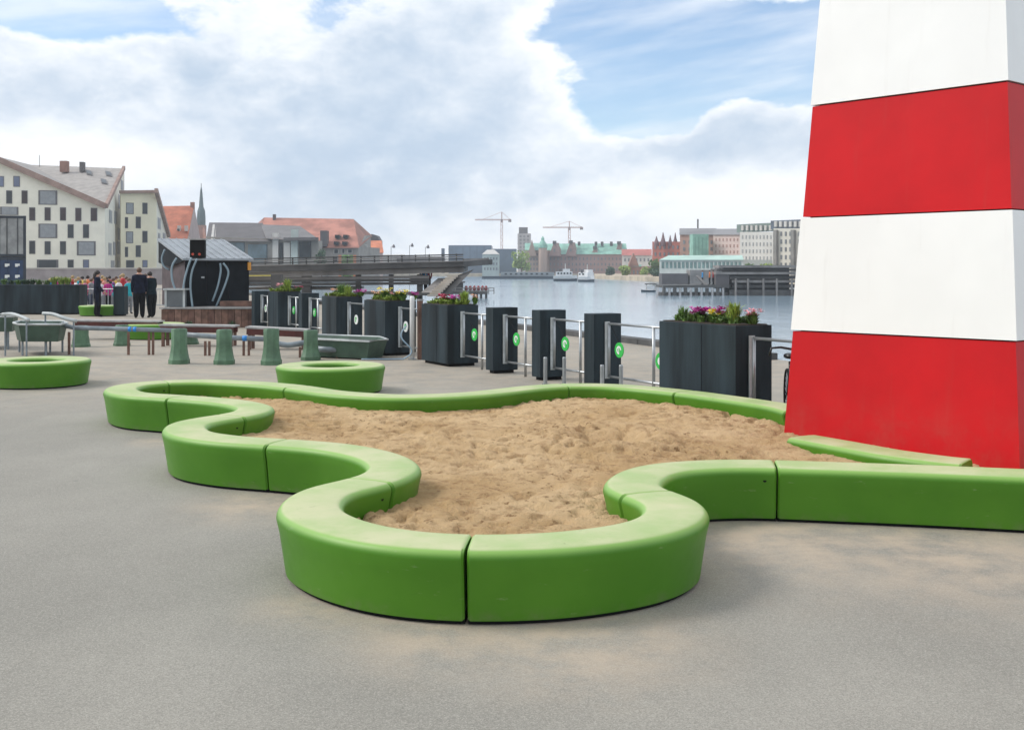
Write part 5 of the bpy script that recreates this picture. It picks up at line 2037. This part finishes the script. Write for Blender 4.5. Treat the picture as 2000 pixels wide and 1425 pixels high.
crane(980, 620, 414, 430, 928, 998, 485, 'taller reddish crane above the blue glass blocks')
crane(1112, 640, 432, 445, 1060, 1138, 490, 'paler crane behind the copper roofs')
for x, y, lab in ((769, 482, 'leftmost of three distant lamps over the timber bridge'), (805, 480, 'middle of three distant lamps over the timber bridge'), (836, 483, 'rightmost of three distant lamps over the timber bridge')):
    d = 150
    q = at(x, y, d)
    root = thing('street_lamp', lab, 'lamp', (q.x, q.y, 0), 'distant lamps')
    sub(MB().tube([(q.x - .35, q.y, WATER), (q.x - .35, q.y, q.z), (q.x, q.y, q.z + .2)], .035, 6), 'pole', M_crane2, root)
    sub(MB().lathe([(.05, .34), (.17, .1), (.22, -.1), (.1, -.14)], q, 10), 'lamp_head', M_crane2, root)

# ------------------------------------------------------------------ timber bridge / bathing deck over the water
m_deck = mat('dark_timber', (.085, .082, .08), .75, .3, .8, .2, 6)
m_deckl = mat('silver_timber', (.22, .205, .195), .75, .25, .8, .2, 6)
m_stair = mat('pale_timber', (.42, .37, .31), .75, .2, .8)
D = 54.0
root = thing('timber_bridge', 'long dark timber bathing deck on piers, ending in a pointed prow', 'bridge', (X(700, D), D + 3, 0))
yl, yr = 530, 522
# sloping deck as a prism: front edge, prow tip at the right
fl, ft = at(478, 531, D), at(905, 521, D)
tip = at(962, 516.5, D + 3.5)
bl, br = fl + Vector((0, 7, 0)), ft + Vector((0, 6, .05))
sub(MB().slab([fl, ft, tip, br, bl], (0, 0, .26)), 'deck', m_deck, root)
sub(MB().slab([fl + Vector((0, .3, -.27)), ft + Vector((0, .3, -.27)), br - Vector((0, .3, .27)), bl - Vector((0, .3, .27))], (0, 0, .25)), 'under_deck', m_deckl, root)
# fascia boards and rails
for k in range(4):
    z = .30 + k * .105
    m_ = MB().beam(fl + Vector((0, -.02, z)), ft + Vector((0, -.02, z - .03)), .04, .06)
    sub(m_, 'rail_board', m_deckl if k % 2 == 0 else m_deck, root)
m_ = MB().beam(ft + Vector((0, -.02, .34)), tip + Vector((-.2, 0, .28)), .05, .10)
sub(m_, 'rail_board', m_deckl, root)
for k in range(16):
    q = fl.lerp(ft, (k + .5) / 16)
    sub(MB().box(q + Vector((0, .04, .44)), (.06, .06, .40)), 'rail_post', m_deck, root)
# lower gallery and its beams
for y0, y1, mm in ((544, 541, m_deckl), (549, 547, m_deck), (556, 553, m_deck)):
    m_ = MB().beam(at(478, y0, D + .6), at(838, y1, D + .6), .25, .13)
    sub(m_, 'beam', mm, root)
m_ = MB().beam(at(478, 538.5, D - .1), at(530, 538, D - .1), .06, .06)
sub(m_, 'yellow_strip', mat('yellow_paint', (.55, .46, .10), .6), root)
sub(MB().slab([at(478, 566, D + 1), at(690, 566, D + 1), at(690, 566, D + 1) + Vector((0, 4, 0)), at(478, 566, D + 1) + Vector((0, 4, 0))], (0, 0, .12)), 'lower_deck', m_deckl, root)
sub(MB().slab([at(690, 574, D - 1), at(862, 578, D - 2.5), at(880, 576, D), at(700, 574, D + 3)], (0, 0, .14)), 'lower_deck', m_deck, root)
for x, w in ((541, 20), (599, 17), (700, 9), (764, 8), (820, 10)):
    d_ = D + .8 if x > 560 else D - 4
    zt = Z(536, d_)
    sub(MB().box((X(x, d_), d_, (zt + WATER - 1) / 2), (w * d_ / F, .45, zt - WATER + 1)), 'pier', m_deck, root)
# stair flight and its raking side
s0, s1 = at(846, 577, D - 2.7), at(884, 539, D - .4)
for k in range(10):
    q = s0.lerp(s1, k / 9.0)
    sub(MB().box(q, (.50, .34, .09), R(0)), 'stair_tread', m_stair, root)
sub(MB().slab([at(848, 579, D - 2.2), at(872, 579, D - 2.2), at(925, 526, D + .4), at(893, 538, D + .2)], (0, .12, 0)), 'stair_side', m_deck, root)
sub(MB().slab([at(815, 577, D - 1.5), at(842, 577, D - 1.9), at(880, 543, D + .5), at(856, 543, D + .5)], (0, .1, 0)), 'stair_side', m_deckl, root)
sub(MB().box(at(820, 546, D + 1.5), (.9, .6, .40)), 'kiosk_panel', m_deck, root)
for x, y, cn, lab in ((827, 540, 'blue', 'person in bright blue top on the timber bridge gallery'), (836, 534, 'red', 'person in red top on the timber bridge gallery')):
    zz = Z(566, D + 2)
    person(x, 0, 1.45, R(160), KM[cn], C_black, M_hairb, lab, d=D + 2.2, lv=1, z0=Z(574, D - .0), group='people on the bridge')

# small jetty with shed and red buoys
D2 = 112.0
root = thing('jetty', 'small dark jetty with railing and a shed out in the harbour', 'jetty', (X(925, D2), D2, WATER))
zd = Z(574, D2)
sub(MB().slab([(X(880, D2), D2 - 1, zd), (X(952, D2), D2 - 1, zd), (X(952, D2), D2 + 2.5, zd), (X(880, D2), D2 + 2.5, zd)], (0, 0, .25)), 'deck', m_deck, root)
for x in (884, 898, 912, 926, 932, 940, 950):
    sub(MB().tube([(X(x, D2), D2 - .8, WATER - 1), (X(x, D2), D2 - .8, zd)], .12, 7), 'pile', m_deck, root)
for x in (890, 904, 918, 932, 944, 955, 965):
    sub(MB().tube([(X(x, D2), D2 - .9, zd), (X(x, D2), D2 - .9, Z(562, D2))], .05, 6), 'rail_post', m_deckl, root)
for y in (562, 567):
    sub(MB().beam((X(880, D2), D2 - .9, Z(y, D2)), (X(966, D2), D2 - .9, Z(y, D2)), .07), 'rail', m_deckl, root)
sub(MB().box((X(893, D2), D2 + .6, (Z(552, D2) + zd) / 2), (1.1, 1.1, Z(552, D2) - zd)), 'shed', m_deck, root)
sub(MB().box((X(893, D2), D2 + .6, Z(551, D2)), (1.5, 1.5, .14)), 'shed_roof', m_dgrey, root)
for k, x in enumerate((910, 918, 926, 934, 942, 949)):
    c = Vector((X(x, D2), D2 + .6, zd + .25))
    o_ = MB()
    o_.lathe([(.06, 0), (.17, .16), (.19, .34), (.10, .52), (.03, .58)], c, 10)
    tag(o_.build('mooring_buoy', mat('buoy_red', (.25, .03, .03), .5), smooth=True), '%s dark red buoy standing on the small jetty' % ['leftmost', 'second', 'third', 'fourth', 'fifth', 'rightmost'][k], 'buoy', 'red buoys on the jetty')

# dark pier on the right with posts
D3 = 122.0
root = thing('timber_pier', 'dark layered timber pier across the water beside the striped tower', 'pier', (X(1450, D3), D3 + 3, WATER))
k = D3 / F
sub(MB().slab([(X(1295, D3), D3, Z(562, D3)), (X(1425, D3), D3, Z(561, D3)), (X(1425, D3), D3 + 6, Z(561, D3)), (X(1295, D3), D3 + 6, Z(562, D3))], (0, 0, .28)), 'deck', m_deck, root)
pw = mat('pale_pile', (.45, .44, .44), .7, .2, 1)
for i in range(12):
    x = 1297 + i * 10.5
    sub(MB().tube([(X(x, D3), D3 + .1, WATER - 1), (X(x, D3), D3 + .1, Z(562, D3))], .14 if i % 2 else .2, 7), 'pile', pw if i % 2 else m_deck, root)
sub(MB().box((X(1360, D3), D3 + 1, Z(575, D3)), (8, .4, .5)), 'waler', m_deckl, root)
for i, (y0, y1, xa, xb, mm) in enumerate(((518, 523, 1405, 1560, m_deckl), (525, 529, 1400, 1600, m_deck), (531, 536, 1398, 1600, m_deckl), (539, 545, 1425, 1600, m_deck), (547, 552, 1430, 1600, m_deckl), (556, 562, 1430, 1600, m_deck), (566, 579, 1425, 1600, m_deck))):
    sub(MB().box((X((xa + xb) / 2, D3 + .4 * (i % 2)), D3 + .4 * (i % 2) + 2, (Z(y0, D3) + Z(y1, D3)) / 2), ((xb - xa) * k, 4, (y1 - y0) * k)), 'deck_layer', mm, root)
sub(MB().box((X(1490, D3), D3 + 4, Z(548, D3)), (130 * k, 2, 56 * k)), 'back_wall', m_deck, root)
sub(MB().box((X(1412, D3), D3 + 1.2, Z(548, D3)), (26 * k, 2, 30 * k)), 'shed', m_dgrey, root)
for x in (1436, 1460, 1490, 1516, 1545):
    sub(MB().tube([(X(x, D3), D3 - .3, WATER - 1), (X(x, D3), D3 - .3, Z(544, D3))], .12, 7), 'pile', m_deckl, root)
sub(MB().slab([at(1360, 540, D3 + .5), at(1364, 538, D3 + .5), at(1385, 558, D3), at(1379, 559, D3)], (0, .6, 0)), 'ramp', m_deckl, root)
for x, cn, lab in ((1386, 'orange', 'person in orange top on the far pier'), (1393, 'red', 'person in red top on the far pier'), (1372, 'blue', 'person in blue top on the far pier')):
    person(x, 0, 1.6, R(90), KM[cn], C_black, M_hairb, lab, d=D3 + 1.6, lv=1, z0=Z(561.5, D3) + .28, group='people on the far pier')
# low bridge and wall behind the pier
root = thing('quay_shed', 'low grey quay sheds between pavilion and pier', 'shed', (X(1350, 190), 190, -.2))
for x0, x1, y0, mm in ((1290, 1340, 534, m_dgrey), (1344, 1400, 527, m_deckl), (1400, 1470, 522, m_dgrey)):
    sub(MB().box((X((x0 + x1) / 2, 196), 196, (Z(y0, 196) + WATER) / 2), ((x1 - x0) * 196 / F, 4, Z(y0, 196) - WATER)), 'shed_bay', mm, root)

# low wall behind the crowd
root = thing('low_wall', 'low grey wall running behind the crowd in front of the blocks', 'wall', (X(200, 120), 120, 0))
sub(MB().box((X(190, 120), 120, .85), (16.5, .5, 1.7)), 'masonry', mat('mauve_stone', (.30, .27, .275), .85, .15, .6), root)
sub(MB().box((X(190, 120), 120, 1.76), (16.7, .7, .12)), 'coping', m_stone, root)


# ------------------------------------------------------------------ boats
def hull(mb, c, L, Wd, Hh, yaw=0.0):
    cs, sn = math.cos(yaw), math.sin(yaw)
    st = [(-.5, .8), (-.45, .95), (-.1, 1.0), (.2, .92), (.38, .6), (.5, .04)]
    rings = []
    for t, w in st:
        lift = .25 * max(0, t) ** 2 * Hh * 4
        row_ = [(-w * .5, Hh + lift), (-w * .36, 0), (w * .36, 0), (w * .5, Hh + lift)]
        rings.append([(c[0] + t * L * cs - y * Wd * sn, c[1] + t * L * sn + y * Wd * cs, c[2] + z) for y, z in row_])
    vs = [v for r in rings for v in r]
    fs = []
    for i in range(len(rings) - 1):
        for j in range(4):
            fs.append((i * 4 + j, i * 4 + (j + 1) % 4, (i + 1) * 4 + (j + 1) % 4, (i + 1) * 4 + j))
    fs += [(3, 2, 1, 0), tuple(range(len(vs) - 4, len(vs)))]
    mb.add(vs, fs)


m_boatw = mat('boat_white', (.74, .74, .74), .4, .05)
m_boatd = mat('boat_dark', (.03, .05, .07), .5, .2)
for px, wpx, y, d, lab, yaw in ((1104, 46, 549, 268, 'left of the two white ferries moored on the far side', 0), (1147, 50, 551, 252, 'right of the two white ferries, bow towards the camera', -1.1)):
    k = d / F
    L_ = wpx * k
    c = (X(px, d), d, WATER + .0)
    root = thing('ferry', lab, 'boat', c, 'white ferries')
    m_ = MB()
    hull(m_, (c[0], c[1], WATER - .2), L_, L_ * .35, 5.5 * k, yaw)
    sub(m_, 'hull', m_boatd, root)
    m_ = MB()
    hull(m_, (c[0], c[1], WATER + 4.6 * k), L_ * 1.0, L_ * .36, 5.5 * k, yaw)
    sub(m_, 'bulwark', m_boatw, root)
    sub(MB().box((c[0] - L_ * .05, c[1], WATER + 14 * k), (L_ * .7, L_ * .28, 9 * k), yaw), 'cabin', m_boatw, root)
    for q in range(5):
        sub(MB().box((c[0] - L_ * .3 + q * L_ * .13, c[1] - L_ * .145, WATER + 15 * k), (L_ * .07, .06, 3.4 * k)), 'cabin_window', M_glass, root)
    sub(MB().box((c[0] + L_ * .05, c[1], WATER + 21 * k), (L_ * .3, L_ * .22, 5.5 * k), yaw), 'wheelhouse', m_boatw, root)
    sub(MB().tube([(c[0], c[1], WATER + 22 * k), (c[0], c[1], WATER + 34 * k)], .1, 6), 'mast', m_stone, root)
    sub(MB().box((c[0] - L_ * .2, c[1], WATER + 20.5 * k), (L_ * .1, L_ * .1, 6 * k)), 'funnel', m_dgrey, root)
d = 142.0
k = d / F
c = (X(1266, d), d, WATER)
root = thing('launch', 'small dark launch with canopy crossing the harbour', 'boat', c)
m_ = MB()
hull(m_, (c[0], c[1], WATER - .15), 28 * k, 10 * k, 5.5 * k, math.pi)
sub(m_, 'hull', m_boatd, root)
sub(MB().box((c[0] + .3, c[1], WATER + 8 * k), (15 * k, 7 * k, 6 * k)), 'cabin', m_boatw, root)
sub(MB().box((c[0] + .3, c[1], WATER + 15.5 * k), (22 * k, 9 * k, 1.6 * k)), 'canopy', m_dgrey, root)
for sx in (-8, 9):
    for sy in (-3, 3):
        sub(MB().tube([(c[0] + .3 + sx * k, c[1] + sy * k, WATER + 4 * k), (c[0] + .3 + sx * k, c[1] + sy * k, WATER + 15 * k)], .04, 5), 'canopy_post', m_stone, root)
sub(MB().tube([(c[0] - 2 * k, c[1], WATER + 15 * k), (c[0] - 2 * k, c[1], WATER + 24 * k)], .03, 5), 'flag_pole', m_stone, root)
# long barge moored in the middle distance
d = 330.0
k = d / F
root = thing('barge', 'long low grey barge moored under the glass blocks', 'boat', (X(1030, d), d, WATER))
sub(MB().box((X(1012, d), d, WATER + 2 * k), (140 * k, 6, 6 * k)), 'hull', m_boatd, root)
sub(MB().box((X(1030, d), d, WATER + 9 * k), (104 * k, 5, 8 * k)), 'deckhouse', mat('barge_grey', (.30, .33, .35), .6, .15, .3), root)
for q in range(9):
    sub(MB().box((X(988 + q * 10, d), d - 2.55, WATER + 9.5 * k), (4.5 * k, .08, 3 * k)), 'window', M_glass, root)
# pale glass building with plants over the prow of the bridge
block('glass_pavilion', 'pale hazy building right behind the prow of the timber bridge', 942, 975, 496, 430, 430, mat('hazy_green', (.40, .46, .44), .7, .12, .2), 12, 545, roof=m_stone, ry=9, rx=(.3, .3), win=(5, 3, .5, .5, 2, 500, 530), winm=m_winsoft)

# ------------------------------------------------------------------ haze over the harbour
hz = bpy.data.materials.new('thin_haze')
hz.use_nodes = True
g = NT(hz.node_tree)
g.n.clear()
o_ = g.node('ShaderNodeOutputMaterial')
pv = g.node('ShaderNodeVolumePrincipled')
pv.inputs['Color'].default_value = (.86, .91, .97, 1)
pv.inputs['Density'].default_value = .00042
pv.inputs['Anisotropy'].default_value = .2
g.l.new(pv.outputs[0], o_.inputs['Volume'])
mb = MB().box((0, 690, 28.0), (1900, 1500, 66.0))
hzo = mb.build('haze', hz)
tag(hzo, kind='stuff')
